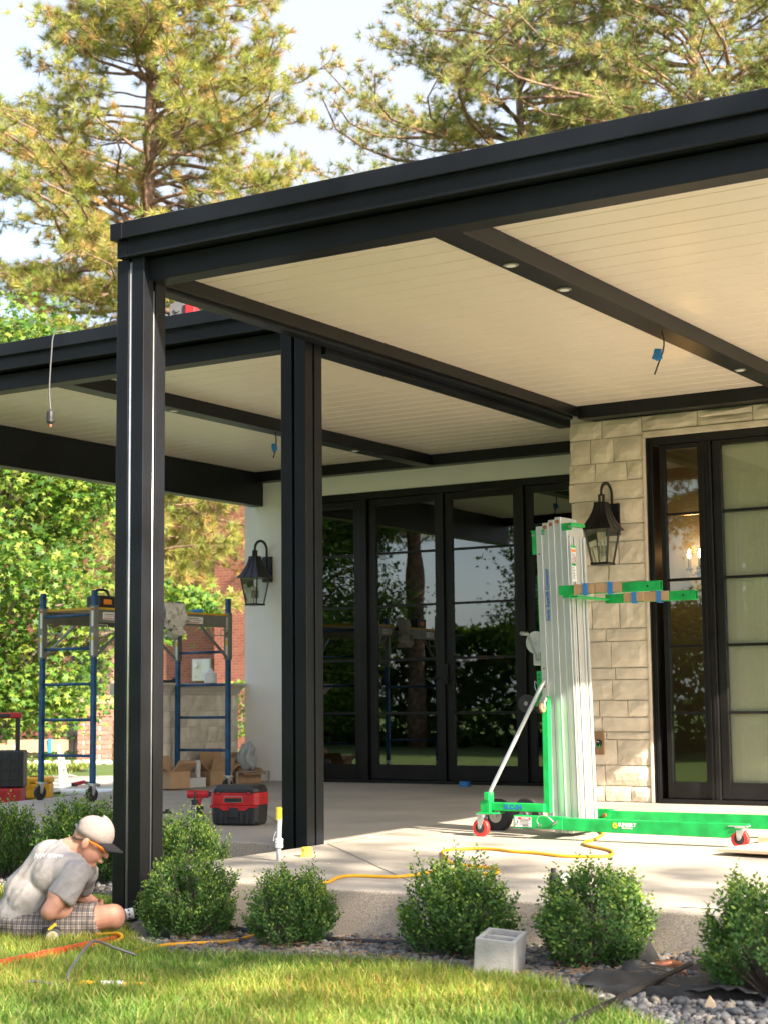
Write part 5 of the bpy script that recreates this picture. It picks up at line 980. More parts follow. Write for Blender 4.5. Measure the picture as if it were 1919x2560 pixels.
for j in range(7):
    for i in range(7):
        u = i / 6; v = j / 6; x_ = -3.10 + .24 * u * (1 - v * .75) + .07 * v; y_ = 6.62 + .14 * u + .06 * v; z_ = -.335 + .155 * v + .012 * math.sin(u * 6 + v * 4); vs.append((x_, y_, z_))
for j in range(6):
    for i in range(6): a = j * 7 + i; fs.append((a, a + 1, a + 8, a + 7))
q = fb.add(vs, fs).build('fabric_flap', 'fabric_black', None, smooth=True); s_ = q.modifiers.new('s', 'SOLIDIFY'); s_.thickness = .004; tag(q, 'triangular flap of black landscape fabric standing up beside the bush', 'fabric')
g = np.random.default_rng(5); NZ = g.uniform(-1, 1, (30, 30))
def tz(u, v): i, j = int(u * 28), int(v * 28); return -.335 + .06 + .022 * math.sin(u * 9 + v * 4) + .02 * math.sin(v * 13 - u * 5) + .010 * NZ[j, i] + .05 * math.exp(-((u - .5) * 4) ** 2) * (1 if v < .25 else .2)
tp_ = sheet_lumpy('black_tarp', -2.93, -2.20, 6.02, 6.95, 20, 24, tz, 'tarp'); tp_.rotation_euler = (0, 0, 0); tag(tp_, 'crumpled black plastic tarp on the gravel in the lower right corner', 'tarp'); s_ = tp_.modifiers.new('s', 'SOLIDIFY'); s_.thickness = .004
q = MB().tube(smooth_path([(-2.95, 6.05, -.315), (-2.78, 6.02, -.29), (-2.55, 6.03, -.285), (-2.38, 6.10, -.275), (-2.22, 6.14, -.29)], 5), [.03] * 6 + [.04] * 9 + [.036] * 6, 10).build('rolled_fabric', 'fabric_black', None, smooth=True); tag(q, 'rolled edge of black fabric along the front of the tarp', 'fabric')
q = thing('wood_scraps', 'pale wood offcuts at the bottom right edge of the picture', 'wood', (-2.42, 5.80, -.315), .3); MB().box((-.08, -.03, 0), (.14, .03, .02)).build('offcut', 'white_paper', q, bevel=.003); MB().prism([(-.02, 0), (.03, 0), (.022, .05), (.004, .075), (-.012, .05)], -.008, .008, Matrix.Translation((.11, .06, 0)) @ Matrix.Rotation(R(90), 4, 'X')).build('offcut', 'plywood', q, bevel=.002)
q = MB().tube(smooth_path([(-5.70, 7.10, -.27), (-5.45, 7.00, -.30), (-5.19, 6.99, -.322), (-4.9, 6.98, -.328)], 5), .016, 10).build('drip_hose', 'hose_black', None, smooth=True); tag(q, 'black hose end sticking out of the bush beside the nearest post', 'hose')
q = MB().tube(smooth_path([(-4.75, 6.93, -.318), (-4.60, 6.92, -.318), (-4.44, 6.935, -.316), (-4.2, 6.99, -.315)], 5), .015, 10).build('drip_hose', 'hose_black', None, smooth=True); tag(q, 'black hose along the foot of the slab between two bushes', 'hose')
mound = sheet_lumpy('dirt_mound', -6.25, -5.55, 6.62, 7.22, 22, 20, lambda u, v: -.395 + .085 * math.sin(math.pi * u) ** .7 * math.sin(math.pi * v) ** .7 + .012 * math.sin(u * 17 + v * 9), 'dirt'); struct(mound)
g = random.Random(77); li = MB()
for k in range(420):
    x_, y_ = g.uniform(-5.4, -2.4), g.uniform(6.1, 7.05)
    if not bool(in_poly(np.array([x_]), np.array([y_]), BED)[0]): continue
    a = g.uniform(0, 3.14); L_ = g.uniform(.03, .075); z_ = float(zg(x_, y_)) + .04 + g.uniform(0, .012); li.bar((x_ - math.cos(a) * L_, y_ - math.sin(a) * L_, z_), (x_ + math.cos(a) * L_, y_ + math.sin(a) * L_, z_ + g.uniform(-.008, .008)), .0018, .0012)
o = li.build('pine_straw', 'needle_litter', None); o['kind'] = 'stuff'
# ------------------------------------------------------------------ hanging wires
def wire(label, x, y, pts, tape, tz):
    w_ = thing('hanging_wire', label, 'wire', (x, y, ZB), 0, 'loose wires hanging from the beams'); MB().tube(smooth_path(pts, 5), .0055, 6).build('cable', 'cable_black', w_, smooth=True); b = MB(); g = random.Random(int(-x * 10))
    for k in range(5): c = Vector(tape) + Vector((g.uniform(-.03, .005), g.uniform(-.01, .01), g.uniform(-.03, .03))); b.cbox(tuple(c), (.045, .012, .035), Matrix.Translation(c) @ Matrix.Rotation(g.uniform(-.5, .5), 4, 'Y') @ Matrix.Translation(-c))
    b.build('tape_flag', 'blue_tape', w_)
mat('cable_black', (.02, .02, .02), .5)
wire('black wire with blue tape flag hanging from the middle ceiling beam', -4.105, 9.904, [(0, 0, .01), (.015, .0, -.05), (.008, 0, -.12), (-.03, 0, -.21), (-.055, 0, -.27)], (-.02, -.008, -.14), 0)
wire('black wire with blue tape flag hanging beside the inner corner post', -8.46, 11.72, [(0, 0, .01), (.01, 0, -.06), (.005, 0, -.14), (-.02, 0, -.22)], (.0, -.008, -.12), 0)
lc = thing('lamp_cable', 'grey cable with lamp socket dangling over the edge of the farther roof', 'cable', (-8.28, 8.79, 3.48)); MB().tube(smooth_path([(.10, .10, .012), (.04, .02, .02), (-.005, -.02, -.01), (-.02, -.025, -.15), (-.035, -.025, -.40), (-.02, -.025, -.56)], 6), .0055, 6).build('cable', 'cable_grey', lc, smooth=True)
MB().lathe([(.012, -.56), (.026, -.565), (.029, -.60), (.029, -.64), (.022, -.65)], 14, (-.02, -.025, 0)).build('socket', 'black_plastic', lc); MB().lathe([(.010, -.655), (.010, -.675)], 8, (-.02, -.025, 0)).build('contact', 'copper', lc)
sw_ = thing('power_saw', 'grey and red power saw resting on the farther roof', 'saw', (-7.70, 9.5, 3.462), R(20))
RX = Matrix.Rotation(R(90), 4, 'X')
MB().lathe([(.062, -.02), (.068, 0), (.062, .02)], 22, M=Matrix.Translation((-.03, 0, .255)) @ RX).lathe([(.02, -.035), (.02, .035)], 12, M=Matrix.Translation((-.03, 0, .255)) @ RX).build('blade_guard', 'cable_grey', sw_); MB().box((.035, -.05, .17), (.12, .05, .31)).build('motor', 'red_plastic', sw_, bevel=.015)
MB().tube(smooth_path([(-.04, 0, .32), (.03, 0, .36), (.12, 0, .345), (.15, 0, .29)], 4), .014, 8).build('handle', 'black_plastic', sw_); MB().box((-.16, -.09, .10), (.18, .09, .115)).build('base_plate', 'steel', sw_); MB().bar((-.12, -.04, .115), (-.07, -.04, .21), .014, .014).build('lever', 'white_paper', sw_); MB().box((-.02, -.03, .115), (.10, .03, .17)).build('pivot', 'black_plastic', sw_)
for x_ in (-.14, .16):
    for y_ in (-.08, .08): MB().box((x_ - .012, y_ - .012, 0), (x_ + .012, y_ + .012, .10)).build('foot', 'black_plastic', sw_)
mat('level_red', (.68, .06, .025), .4, noise=.1); mat('measure_cream', (.70, .58, .40), .6, noise=.1)
# ------------------------------------------------------------------ stone planter and the packaging beside it
pl = thing('stone_planter', 'low pale stone planter wall with moulded cap beside the white wall', 'planter', (0, 0, 0))
core = MB().box((-11.25, 12.88, -.3), (-10.885, 14.39, .93)).build('core', 'mortar', pl)
g0 = random.Random(90); O = Vector((-10.875, 0, 0)); Uy, Nx = Vector((0, 1, 0)), Vector((1, 0, 0)); zz_ = [.025]
while zz_[-1] < .80: zz_.append(zz_[-1] + g0.choice((.10, .13, .16, .185)))
zz_[-1] = .925; sd = 900
for i in range(len(zz_) - 1):
    y = 12.885
    while y < 14.36:
        y2 = min(y + g0.uniform(.14, .38), 14.385)
        if 14.385 - y2 < .07: y2 = 14.385
        stone_piece(core, 'stone_pale', O, Uy, Uz, Nx, y + .004, y2 - .004, zz_[i] + .003, zz_[i + 1] - .003, .03, sd, .011); sd += 1; y = y2
cpm = MB(); pr = [(-11.3, .931), (-10.862, .931), (-10.858, .955), (-10.845, .962), (-10.825, .99), (-10.77, 1.022), (-10.762, 1.026), (-10.762, 1.045), (-11.3, 1.045)]; n = len(pr)
cpm.v = [(x_, 12.83, z_) for x_, z_ in pr] + [(x_, 14.395, z_) for x_, z_ in pr]; cpm.f = [tuple(range(n))[::-1], tuple(range(n, 2 * n))] + [(i, (i + 1) % n, n + (i + 1) % n, n + i) for i in range(n)]
me = cpm.mesh('cap'); bm = bmesh.new(); bm.from_mesh(me); bmesh.ops.recalc_face_normals(bm, faces=bm.faces); bm.to_mesh(me); bm.free(); mkobj('cap', me, 'cast_stone', pl)
jg = thing('plastic_jug', 'white plastic jug standing on the planter cap', 'jug', (-10.93, 13.98, 1.046), .3); MB().box((-.055, -.055, 0), (.055, .055, .11)).build('body', 'white_bucket', jg, bevel=.012); MB().lathe([(.05, .11), (.02, .145), (.02, .165)], 12).build('neck', 'white_bucket', jg)
q = MB().box((-.10, -.03, 0), (.10, .03, .03)).box((.03, -.02, .03), (.10, .02, .05)).build('hand_tool', 'black_plastic', None, bevel=.008); q.location = (-10.92, 13.30, 1.046); q.rotation_euler = (0, 0, 1.2); tag(q, 'dark hand tool lying on the planter cap', 'tool')
def carton(label, loc, rz, w, d, h, flaps, m='cardboard', tilt=0):
    c = thing('cardboard_box', label, 'box', loc, rz, 'boxes beside the planter'); t = .005
    MB().box((-w / 2, -d / 2, 0), (w / 2, -d / 2 + t, h)).box((-w / 2, d / 2 - t, 0), (w / 2, d / 2, h)).box((-w / 2, -d / 2 + t, 0), (-w / 2 + t, d / 2 - t, h)).box((w / 2 - t, -d / 2 + t, 0), (w / 2, d / 2 - t, h)).box((-w / 2 + t, -d / 2 + t, 0), (w / 2 - t, d / 2 - t, t)).build('walls', m, c)
    for side, L, a in flaps:
        M = Matrix.Rotation(side * math.pi / 2, 4, 'Z') @ Matrix.Translation((0, -(d if side % 2 == 0 else w) / 2, h)) @ Matrix.Rotation(a, 4, 'X'); ww = (w if side % 2 == 0 else d) / 2 - .004; MB().box((-ww, -t, 0), (ww, 0, L), M).build('flap', m, c)
    return c
fz = zs(13.6)
carton('tall open cardboard box behind the right scaffold leg', (-10.58, 13.62, fz), R(70), .26, .22, .15, ((0, .14, R(25)), (1, .13, R(60)), (2, .22, R(-8)), (3, .13, R(50))))
carton('dark open cardboard box with raised flaps right of the nearest post', (-10.62, 12.98, fz), R(80), .24, .26, .17, ((0, .14, R(55)), (1, .12, R(40)), (2, .15, R(20)), (3, .14, R(70))), 'cardboard')
carton('flattened cardboard box leaning by the plastic bag', (-10.50, 14.02, fz), R(62), .26, .18, .16, ((0, .16, R(110)), (2, .16, R(-5))))
wb = thing('white_box', 'long white carton on the floor under the scaffold', 'box', (-10.66, 13.24, fz - .008), R(76)); MB().box((-.20, -.07, 0), (.20, .07, .095)).build('carton', 'white_paper', wb, bevel=.003)
rl = MB().lathe([(.016, 0), (.026, 0), (.026, .17), (.016, .17)], 16).build('paper_roll', 'white_paper', None); rl.location = (-10.60, 13.36, fz + .09); tag(rl, 'upright white paper roll on the white carton', 'roll')
fl = MB().lathe([(.05, 0), (.052, .1), (.05, .115)], 18).build('foil_can', 'foil', None, smooth=False); fl.location = (-10.66, 13.12, fz + .089); tag(fl, 'shiny foil covered can on the white carton', 'can')
g = np.random.default_rng(8); b = MB(); b.sphere((0, 0, .11), (.11, .10, .12), 22, 16); b.v = [(x_ * (1 + .5 * max(0, .12 - z_) * 4) + .02 * math.sin(z_ * 40), y_ + .018 * math.sin(x_ * 60), max(.004, z_ * 1.25 + .018 * math.sin(x_ * 70 + y_ * 50))) for x_, y_, z_ in b.v]
bg_ = b.build('plastic_bag', 'poly_sheet', None, smooth=True); bg_.location = (-10.42, 13.93, fz + .135); tag(bg_, 'crumpled clear plastic bag on the wire rack', 'bag')
rk = thing('wire_rack', 'low grey wire rack on the floor against the planter', 'rack', (-10.42, 13.92, fz), R(72)); q = MB()
for k in range(9): q.tube([(-.2 + k * .05, -.12, .13), (-.2 + k * .05, .12, .13)], .003, 5)
for y_ in (-.12, .12): q.tube([(-.2, y_, .13), (.2, y_, .13)], .006, 6)
q.build('shelf', 'galv', rk)
for x_ in (-.2, .2):
    for y_ in (-.12, .12): MB().box((x_ - .008, y_ - .008, 0), (x_ + .008, y_ + .008, .13)).build('leg', 'galv', rk)
# ------------------------------------------------------------------ things in the side yard
tbx = thing('rolling_toolbox', 'black and red rolling toolbox with telescopic handle at the left edge', 'toolbox', (-14.02, 14.05, -.33), math.atan2(ry, rx) + .05)
MB().box((-.30, -.24, .06), (.27, .24, .235)).build('red_case', 'red_plastic', tbx, bevel=.012)
for k in range(5): MB().box((-.27 + k * .12, -.247, .075), (-.20 + k * .12, -.24, .22)).build('rib', 'red_plastic', tbx, bevel=.003)
lidb = MB().box((-.30, -.10, .237), (.285, .20, .66)).build('tray_lid', 'black_plastic', tbx, bevel=.02); 
for k in range(6): MB().box((-.27 + k * .095, -.112, .26), (-.25 + k * .095, -.10, .64)).build('rib', 'black_plastic', lidb)
for k in range(3): MB().box((-.285, -.115, .33 + k * .11), (.27, -.1, .345 + k * .11)).build('rib', 'black_plastic', lidb)
for x_ in (-.12, .20): MB().box((x_ - .025, -.02, .66), (x_ + .025, .03, 1.02)).build('handle_arm', 'black_plastic', tbx, bevel=.006)
MB().box((-.15, -.03, 1.02), (.24, .04, 1.085)).build('handle_grip', 'red_plastic', tbx, bevel=.012); MB().box((-.05, -.034, 1.03), (.12, .044, 1.075)).build('grip_pad', 'black_plastic', tbx, bevel=.006)
for x_ in (-.26, .22): wheel(tbx, 'wheel', (x_, .2, .07), .07, .05)
yb = thing('yellow_toolbox', 'yellow plastic toolbox standing beyond the terrace edge', 'toolbox', (-15.15, 15.85, -.33), math.atan2(ry, rx)); MB().box((-.24, -.14, 0), (.18, .14, .19)).build('case', 'yellow_plastic', yb, bevel=.02); MB().box((-.25, -.15, .192), (.19, .15, .27)).build('lid', 'yellow_plastic', yb, bevel=.025)
for k in range(4): MB().box((-.2 + k * .1, -.155, .14), (-.16 + k * .1, -.14, .21)).build('latch', 'yellow_plastic', yb, bevel=.004)
MB().box((-.1, -.02, .272), (.04, .02, .285)).build('handle', 'black_plastic', yb)
def sawhorse(label, loc, rz, L, H, wrapm, bands):
    s = thing('sawhorse', label, 'sawhorse', loc, rz, 'wrapped sawhorses on the lawn'); MB().box((-L / 2, -.045, H - .10), (L / 2, .045, H)).build('beam', 'timber_grey', s)
    for sx in (-1, 1):
        for sy in (-1, 1): MB().bar((sx * (L / 2 - .10), sy * .04, H - .03), (sx * (L / 2 - .02), sy * .22, 0), .05, .035, (0, 1, 0)).build('leg', 'timber_grey' if sx > 0 else 'wood_stud', s)
        MB().bar((sx * (L / 2 - .05), -.14, .27), (sx * (L / 2 - .05), .14, .27), .025, .05).build('brace', 'timber_grey', s)
    b = MB(); g = random.Random(int(L * 100)); n = 20; vs = []
    for i in range(n + 1):
        x_ = -L / 2 - .02 + (L + .04) * i / n; e = g.uniform(-.02, .012); vs += [(x_, -.07 - g.uniform(0, .012), H - .15 + e), (x_, -.062, H - .05), (x_, -.055, H + .012 + g.uniform(0, .008)), (x_, .055, H + .012 + g.uniform(0, .008)), (x_, .068, H - .14 + e)]
    w_ = b.add(vs, [(i * 5 + j, (i + 1) * 5 + j, (i + 1) * 5 + j + 1, i * 5 + j + 1) for i in range(n) for j in range(4)]).build('paper_wrap', wrapm, s)
    for a in bands: MB().box((a, -.086, H - .17), (a + .05, -.083, H + .02)).box((a, -.083, H + .0205), (a + .05, .07, H + .0235)).build('blue_tape', 'blue_tape', w_)
    return s
rzc = math.atan2(ry, rx)
sawhorse('sawhorse wrapped in brown paper seen through the left scaffold frame', (-17.3, 18.1, -.33), rzc, .82, .66, 'paper_tan', (.16,))
sawhorse('sawhorse wrapped in grey cardboard with blue tape behind the rolling toolbox', (-17.6, 17.2, -.33), rzc - .1, .80, .62, 'cardboard', (-.05, .2))
def psz(u, v): return -.315 + .03 * math.sin(u * 23 + v * 9) * math.sin(v * 17) + .018 * math.sin(u * 51) * math.sin(v * 43 + u * 7) + .012
ps = sheet_lumpy('plastic_sheet', -2.6, 2.6, -1.9, 3.2, 46, 46, psz, 'poly_sheet'); ps.location = (-16.9, 18.2, 0.0); ps.rotation_euler = (0, 0, rzc); tag(ps, 'crinkled clear plastic sheet spread over the side lawn', 'sheet')
pt = thing('paper_tube', 'long white paper tube lying beside the terrace edge', 'tube', (-14.6, 16.3, -.27), rzc - .06); MB().lathe([(.042, -.42), (.05, -.42), (.05, .75), (.042, .75)], 20, M=Matrix.Rotation(R(90), 4, 'Y')).build('tube', 'white_paper', pt, smooth=False); MB().cyl((-.418, 0, 0), (-.40, 0, 0), .041, n=18).build('bore', 'ink_black', pt)
kt = thing('hand_saw_tool', 'red and black cordless tool lying on the plastic sheet', 'tool', (-15.6, 17.2, -.25), rzc); MB().bar((-.12, 0, .03), (.02, 0, .06), .06, .05).build('body', 'red_plastic', kt, bevel=.01); MB().bar((.02, 0, .05), (.22, 0, .01), .05, .04).build('nose', 'cable_grey', kt, bevel=.008); MB().box((-.16, -.03, 0), (-.08, .03, .05)).build('battery', 'black_plastic', kt, bevel=.006)
bb_ = thing('blue_bin', 'blue plastic bin just left of the nearest post', 'bin', (-13.75, 16.55, -.33), rzc); MB().box((-.02, -.15, 0), (.36, .15, .20)).build('body', 'blue_plastic', bb_, bevel=.02); MB().box((-.03, -.16, .202), (.37, .16, .24)).build('rim', 'blue_plastic', bb_, bevel=.008)
# ------------------------------------------------------------------ things inside the house
sl_ = thing('step_ladder', 'aluminium step ladder inside the room behind the glass doors', 'ladder', (-8.95, 16.1, .046), R(20))
for s_ in (-1, 1):
    MB().bar((s_ * .27, -.42, 0), (s_ * .15, 0, 1.88), .06, .025).build('front_rail', 'alu', sl_); MB().bar((s_ * .25, .52, 0), (s_ * .15, .03, 1.85), .045, .02).build('rear_rail', 'alu', sl_)
for k in range(6): t_ = (k + 1) / 7; MB().box((-.27 + .12 * t_, -.42 + .42 * t_ - .045, 1.88 * t_), (.27 - .12 * t_, -.42 + .42 * t_ + .045, 1.88 * t_ + .025)).build('step', 'alu', sl_)
MB().box((-.17, -.06, 1.88), (.17, .10, 1.905)).build('top_cap', 'blue_plastic', sl_); MB().tube(smooth_path([(.15, .03, 1.88), (.18, -.1, 1.97), (.2, -.35, 1.75), (.22, -.5, 1.35)], 5), .014, 8).tube(smooth_path([(-.15, .03, 1.88), (-.12, -.1, 1.97), (-.08, -.35, 1.75), (-.06, -.5, 1.35)], 5), .014, 8).build('hand_rail', 'alu', sl_)
q = thing('covered_chair', 'chair under a white dust cover inside behind the left glass door', 'chair', (-10.35, 15.4, .046)); q.location = (-9.95, 15.25, .046); MB().sphere((0, 0, .22), (.17, .15, .26), 14, 10).build('dust_cover', 'white_bucket', q, smooth=True); MB().box((-.15, -.13, 0), (.15, .13, .1)).build('base', 'white_bucket', q)
q = thing('paint_bucket', 'white buckets with rags inside behind the middle glass door', 'bucket', (-9.35, 15.2, .046)); MB().lathe([(.13, 0), (.15, .34), (.155, .36)], 18).build('bucket', 'white_bucket', q); MB().sphere((0, 0, .40), (.13, .12, .09), 10, 7).build('rags', 'rag_white', q)
q = thing('wooden_crate', 'small wooden crate of white bottles inside the right glass door', 'crate', (-8.35, 15.2, .046), .1); MB().box((-.2, -.13, 0), (.2, .13, .16)).build('crate', 'wood_stud', q)
for k in range(4): MB().lathe([(.035, .16), (.035, .26), (.012, .29), (.012, .32)], 12, (-.14 + k * .093, 0, 0)).build('bottle', 'white_bucket', q)
# ------------------------------------------------------------------ level in the grass
lv = thing('spirit_level', 'long red spirit level lying in the grass in front of the man', 'level', (-5.535, 5.82, -.35), R(94.5)); MB().box((-.62, -.012, 0), (.60, .012, .055)).build('body', 'level_red', lv, bevel=.002); MB().box((-.62, -.0125, .0), (.60, -.0121, .012)).build('edge', 'steel', lv); MB().box((-.60, -.0135, .015), (-.5, .0135, .045)).build('vial', 'tape_yellow', lv); MB().box((.602, -.013, -.001), (.62, .013, .056)).build('end_cap', 'black_plastic', lv)
# ------------------------------------------------------------------ man kneeling at the post
JT = {'head': (0.020, 0.191, 0.517), 'jaw': (0.046, 0.2, 0.426), 'chin': (0.044, 0.205, 0.39), 'nose': (0.077, 0.201, 0.418), 'ear': (0.057, 0.11, 0.476), 'necktop': (-0.024, 0.195, 0.471), 'neckbase': (-0.097, 0.198, 0.452), 'shN': (-0.028, 0.048, 0.352), 'shF': (-0.046, 0.372, 0.335), 'elN': (-0.150, -0.012, 0.172), 'wrN': (0.040, 0.270, 0.150), 'hdN': (0.085, 0.40, 0.115), 'hemN': (-0.091, 0.022, 0.249), 'elF': (-0.104, 0.475, 0.207), 'wrF': (0.015, 0.481, 0.135), 'hdF': (0.040, 0.50, 0.07), 'hemF': (-0.083, 0.45, 0.252), 'chest': (-0.159, 0.219, 0.351), 'mid': (-0.284, 0.235, 0.217), 'pelvis': (-0.354, 0.252, 0.10), 'hipN': (-0.282, 0.142, 0.060), 'knN': (0.147, 0.084, 0.138), 'anN': (-0.121, 0.281, 0.03), 'ftN': (-0.254, 0.333, 0.03), 'hipF': (-0.331, 0.376, 0.085), 'knF': (-0.046, 0.551, 0.06), 'anF': (-0.298, 0.606, 0.04)}
J = {k: Vector(v) for k, v in JT.items()}
man = thing('person', 'man in grey shirt, cap and plaid shorts crouching to drill at the nearest post', 'person', (-5.768, 6.344, -.355), math.atan2(.5324, .8464))
HP = R(27); hf = Vector((math.cos(HP), 0, -math.sin(HP))); hu = Vector((math.sin(HP), 0, math.cos(HP))); HM = Matrix(((hf.x, 0, hu.x), (0, 1, 0), (hf.z, 0, hu.z)))
hc = J['head']; hp = lambda a, b_, c_: hc + hf * a + Vector((0, 1, 0)) * b_ + hu * c_
prims = [('e', hc, (.092, .070, .096), HM), ('e', hp(.035, 0, -.055), (.060, .056, .075), HM), ('c', hp(.065, 0, -.118), .022, hp(.03, 0, -.112), .034), ('c', hp(.092, 0, -.022), .009, hp(.112, 0, -.052), .0125), ('e', hp(.098, 0, -.088), (.012, .022, .012), HM), ('e', hp(.085, .03, -.02), (.016, .018, .010), HM), ('e', hp(.085, -.03, -.02), (.016, .018, .010), HM),
         ('e', hp(-.005, -.078, -.030), (.020, .010, .030), HM), ('e', hp(-.005, .078, -.030), (.020, .010, .030), HM),
         ('c', hp(-.035, 0, -.06), .052, J['neckbase'], .064),
         ('e', J['chest'], (.080, .115, .115), Euler((0, R(48), 0))), ('e', J['mid'], (.085, .115, .12), Euler((0, R(30), 0))), ('e', J['pelvis'], (.12, .16, .10), Euler((0, 0, 0))), ('c', J['shN'], .040, J['shF'], .040), ('c', J['neckbase'], .056, J['chest'], .07),
         ('c', J['shN'], .056, J['elN'], .043), ('e', J['shN'].lerp(J['elN'], .62) + Vector((-.012, 0, .0)), (.05, .05, .06), Euler((0, 0, 0))), ('c', J['elN'], .040, J['wrN'], .028), ('e', J['elN'].lerp(J['wrN'], .28), (.052, .048, .046), Euler((0, 0, 0))), ('c', J['shF'], .054, J['elF'], .042), ('c', J['elF'], .043, J['wrF'], .028),
         ('c', J['hipN'], .085, J['knN'], .060), ('e', J['knN'] + Vector((.012, 0, -.004)), (.052, .054, .062), Euler((0, 0, 0))), ('c', J['knN'], .054, J['anN'], .035), ('e', J['knN'].lerp(J['anN'], .38) + Vector((-.02, .0, .0)), (.055, .05, .05), Euler((0, 0, 0))), ('c', J['anN'], .036, J['ftN'], .030), ('c', J['hipF'], .085, J['knF'], .058), ('c', J['knF'], .052, J['anF'], .034)]
def hand(w, h, curl, sgn):
    d = (h - w).normalized(); s = Vector((0, 0, 1)).cross(d).normalized(); u = d.cross(s); out = [('c', w, .028, w + d * .05, .030), ('e', w + d * .055, (.040, .036, .020), Euler((0, 0, 0)))]
    for k in range(4):
        o = w + d * .075 + u * (.026 - .0175 * k); L = (.030, .034, .032, .025)[k]; a = o + d * L; b_ = a + (d * .3 + s * curl).normalized() * L * .9; c_ = b_ + (s * curl - d * .5).normalized() * L * .75; out += [('c', o, .0092, a, .009), ('c', a, .009, b_, .0085), ('c', b_, .0085, c_, .0075)]
    t0 = w + d * .03 + u * .03; t1 = t0 + (d * .7 + u * .6 + s * curl * .3).normalized() * .035; t2 = t1 + (d * .6 + s * curl * .8).normalized() * .03; out += [('c', t0, .012, t1, .0105), ('c', t1, .0105, t2, .009)]; return out
prims += hand(J['wrN'], J['hdN'], 1.0, 1) + hand(J['wrF'], J['hdF'], 1.0, 1)
body = blob('body', prims, .0052, 'skin', man, 4)
sh = [('e', J['chest'], (.120, .168, .165), Euler((0, R(48), 0))), ('e', J['mid'], (.122, .160, .165), Euler((0, R(32), 0))), ('e', J['pelvis'] + Vector((.015, 0, .02)), (.135, .170, .11), Euler((0, R(10), 0))), ('c', J['mid'], .130, J['pelvis'] + Vector((.01, -.03, .01)), .125), ('c', J['mid'] + Vector((0, .03, 0)), .130, J['pelvis'] + Vector((.01, .05, .01)), .125), ('c', J['shN'], .060, J['shF'], .060), ('c', J['neckbase'] + Vector((-.015, 0, -.02)), .075, J['chest'], .12), ('c', J['chest'] + Vector((-.03, 0, .035)), .115, J['mid'] + Vector((-.02, 0, .02)), .125),
      ('k', J['shN'], .066, J['hemN'] + (J['hemN'] - J['shN']) * .18, .070), ('k', J['shF'], .074, J['hemF'] + (J['hemF'] - J['shF']) * .1, .072), ('e', J['shN'], (.064, .062, .064), Euler((0, 0, 0))), ('e', J['shN'].lerp(J['chest'], .45), (.10, .09, .10), Euler((0, 0, 0)))]
shirt = blob('shirt', sh, .0075, 'shirt', man, 4)
def folds(o, st, sc_, seed):
    from mathutils import noise
    o.data.update(); nr = [v.normal.copy() for v in o.data.vertices]
    for v, n_ in zip(o.data.vertices, nr):
        q = v.co; a = noise.noise(Vector((q.x * sc_ * .55 + q.z * sc_ * .4 + seed, q.y * sc_ * .7, (q.z - q.x) * sc_ * 1.9))); b_ = noise.noise(Vector((q.x * sc_ * 2.3, q.y * sc_ * 1.4 + seed, q.z * sc_ * 2.2))); v.co = q + n_ * (st * (1 - abs(a) * 2.6) * .9 + st * .35 * b_)
folds(shirt, .0065, 9.0, 3.1)
kd = (J['knN'] - J['hipN']).normalized(); kf = (J['knF'] - J['hipF']).normalized()
shp = [('e', J['pelvis'] + Vector((.02, 0, -.01)), (.135, .185, .105), Euler((0, 0, 0))), ('k', J['hipN'] - kd * .04, .100, J['knN'] - kd * .075, .082), ('e', J['hipN'], (.105, .10, .098), Euler((0, 0, 0))), ('k', J['hipF'] - kf * .04, .108, J['knF'] - kf * .07, .084), ('e', J['hipF'], (.11, .10, .105), Euler((0, 0, 0)))]
shorts = blob('shorts', shp, .0075, 'plaid', man, 3); folds(shorts, .006, 12.0, 8.0)
# cap
cp_ = MB(); nu, nv = 26, 10; vs = []; fs = []
for j in range(nv + 1):
    el = R(-8) + (R(90) + R(8)) * j / nv
    for i in range(nu):
        az = 2 * math.pi * i / nu; fr = max(0, math.cos(az)); vs.append(hp(.004 + math.cos(el) * math.cos(az) * (.100 + .004 * fr), math.cos(el) * math.sin(az) * .080, .022 + math.sin(el) * (.088 + .016 * fr) - (.012 if el < 0 else 0)))
for j in range(nv):
    for i in range(nu):
        if j in (0, 1) and i in (12, 13, 14): continue
        a = j * nu + i; b_ = j * nu + (i + 1) % nu; fs.append((a, b_, b_ + nu, a + nu))
cap = cp_.add(vs, fs).build('cap', 'cap_fabric', man, smooth=True); sm = cap.modifiers.new('s', 'SOLIDIFY'); sm.thickness = .004
bv_ = MB(); vs = []; fs = []
for j in range(6):
    for i in range(13):
        t_ = -1 + 2 * i / 12; az = t_ * R(58); r0 = .097; L = .078 * math.cos(az * .75) * j / 5; y_ = math.sin(az) * .079; vs.append(hp(.004 + math.cos(az) * r0 + L, y_ * (1 + .05 * j / 5), .016 - .020 * (t_ * t_) - .016 * (j / 5)))
for j in range(5):
    for i in range(12): a = j * 13 + i; fs.append((a, a + 1, a + 14, a + 13))
bm_ = bv_.add(vs, fs).build('brim', 'cap_brim', cap, smooth=True); sm = bm_.modifiers.new('s', 'SOLIDIFY'); sm.thickness = .004
MB().tube([hp(.004 + math.cos(a) * .101, math.sin(a) * .081, .020) for a in np.linspace(R(150), R(210), 7)], .008, 6).build('strap', 'cable_grey', cap); MB().sphere(hp(.008, 0, .112), .007, 8, 6).build('button', 'cap_fabric', cap)
for sd_ in (-1, 1): MB().tube([hp(.0, sd_ * .080, -.012), hp(.05, sd_ * .078, -.012), hp(.092, sd_ * .062, -.018)], [.004, .006, .008], 6).build('glasses_temple', 'orange_plastic', man)
MB().tube([hp(.097, y_, -.022) for y_ in np.linspace(-.055, .055, 7)], .010, 6).build('glasses_lens', 'orange_plastic', man)
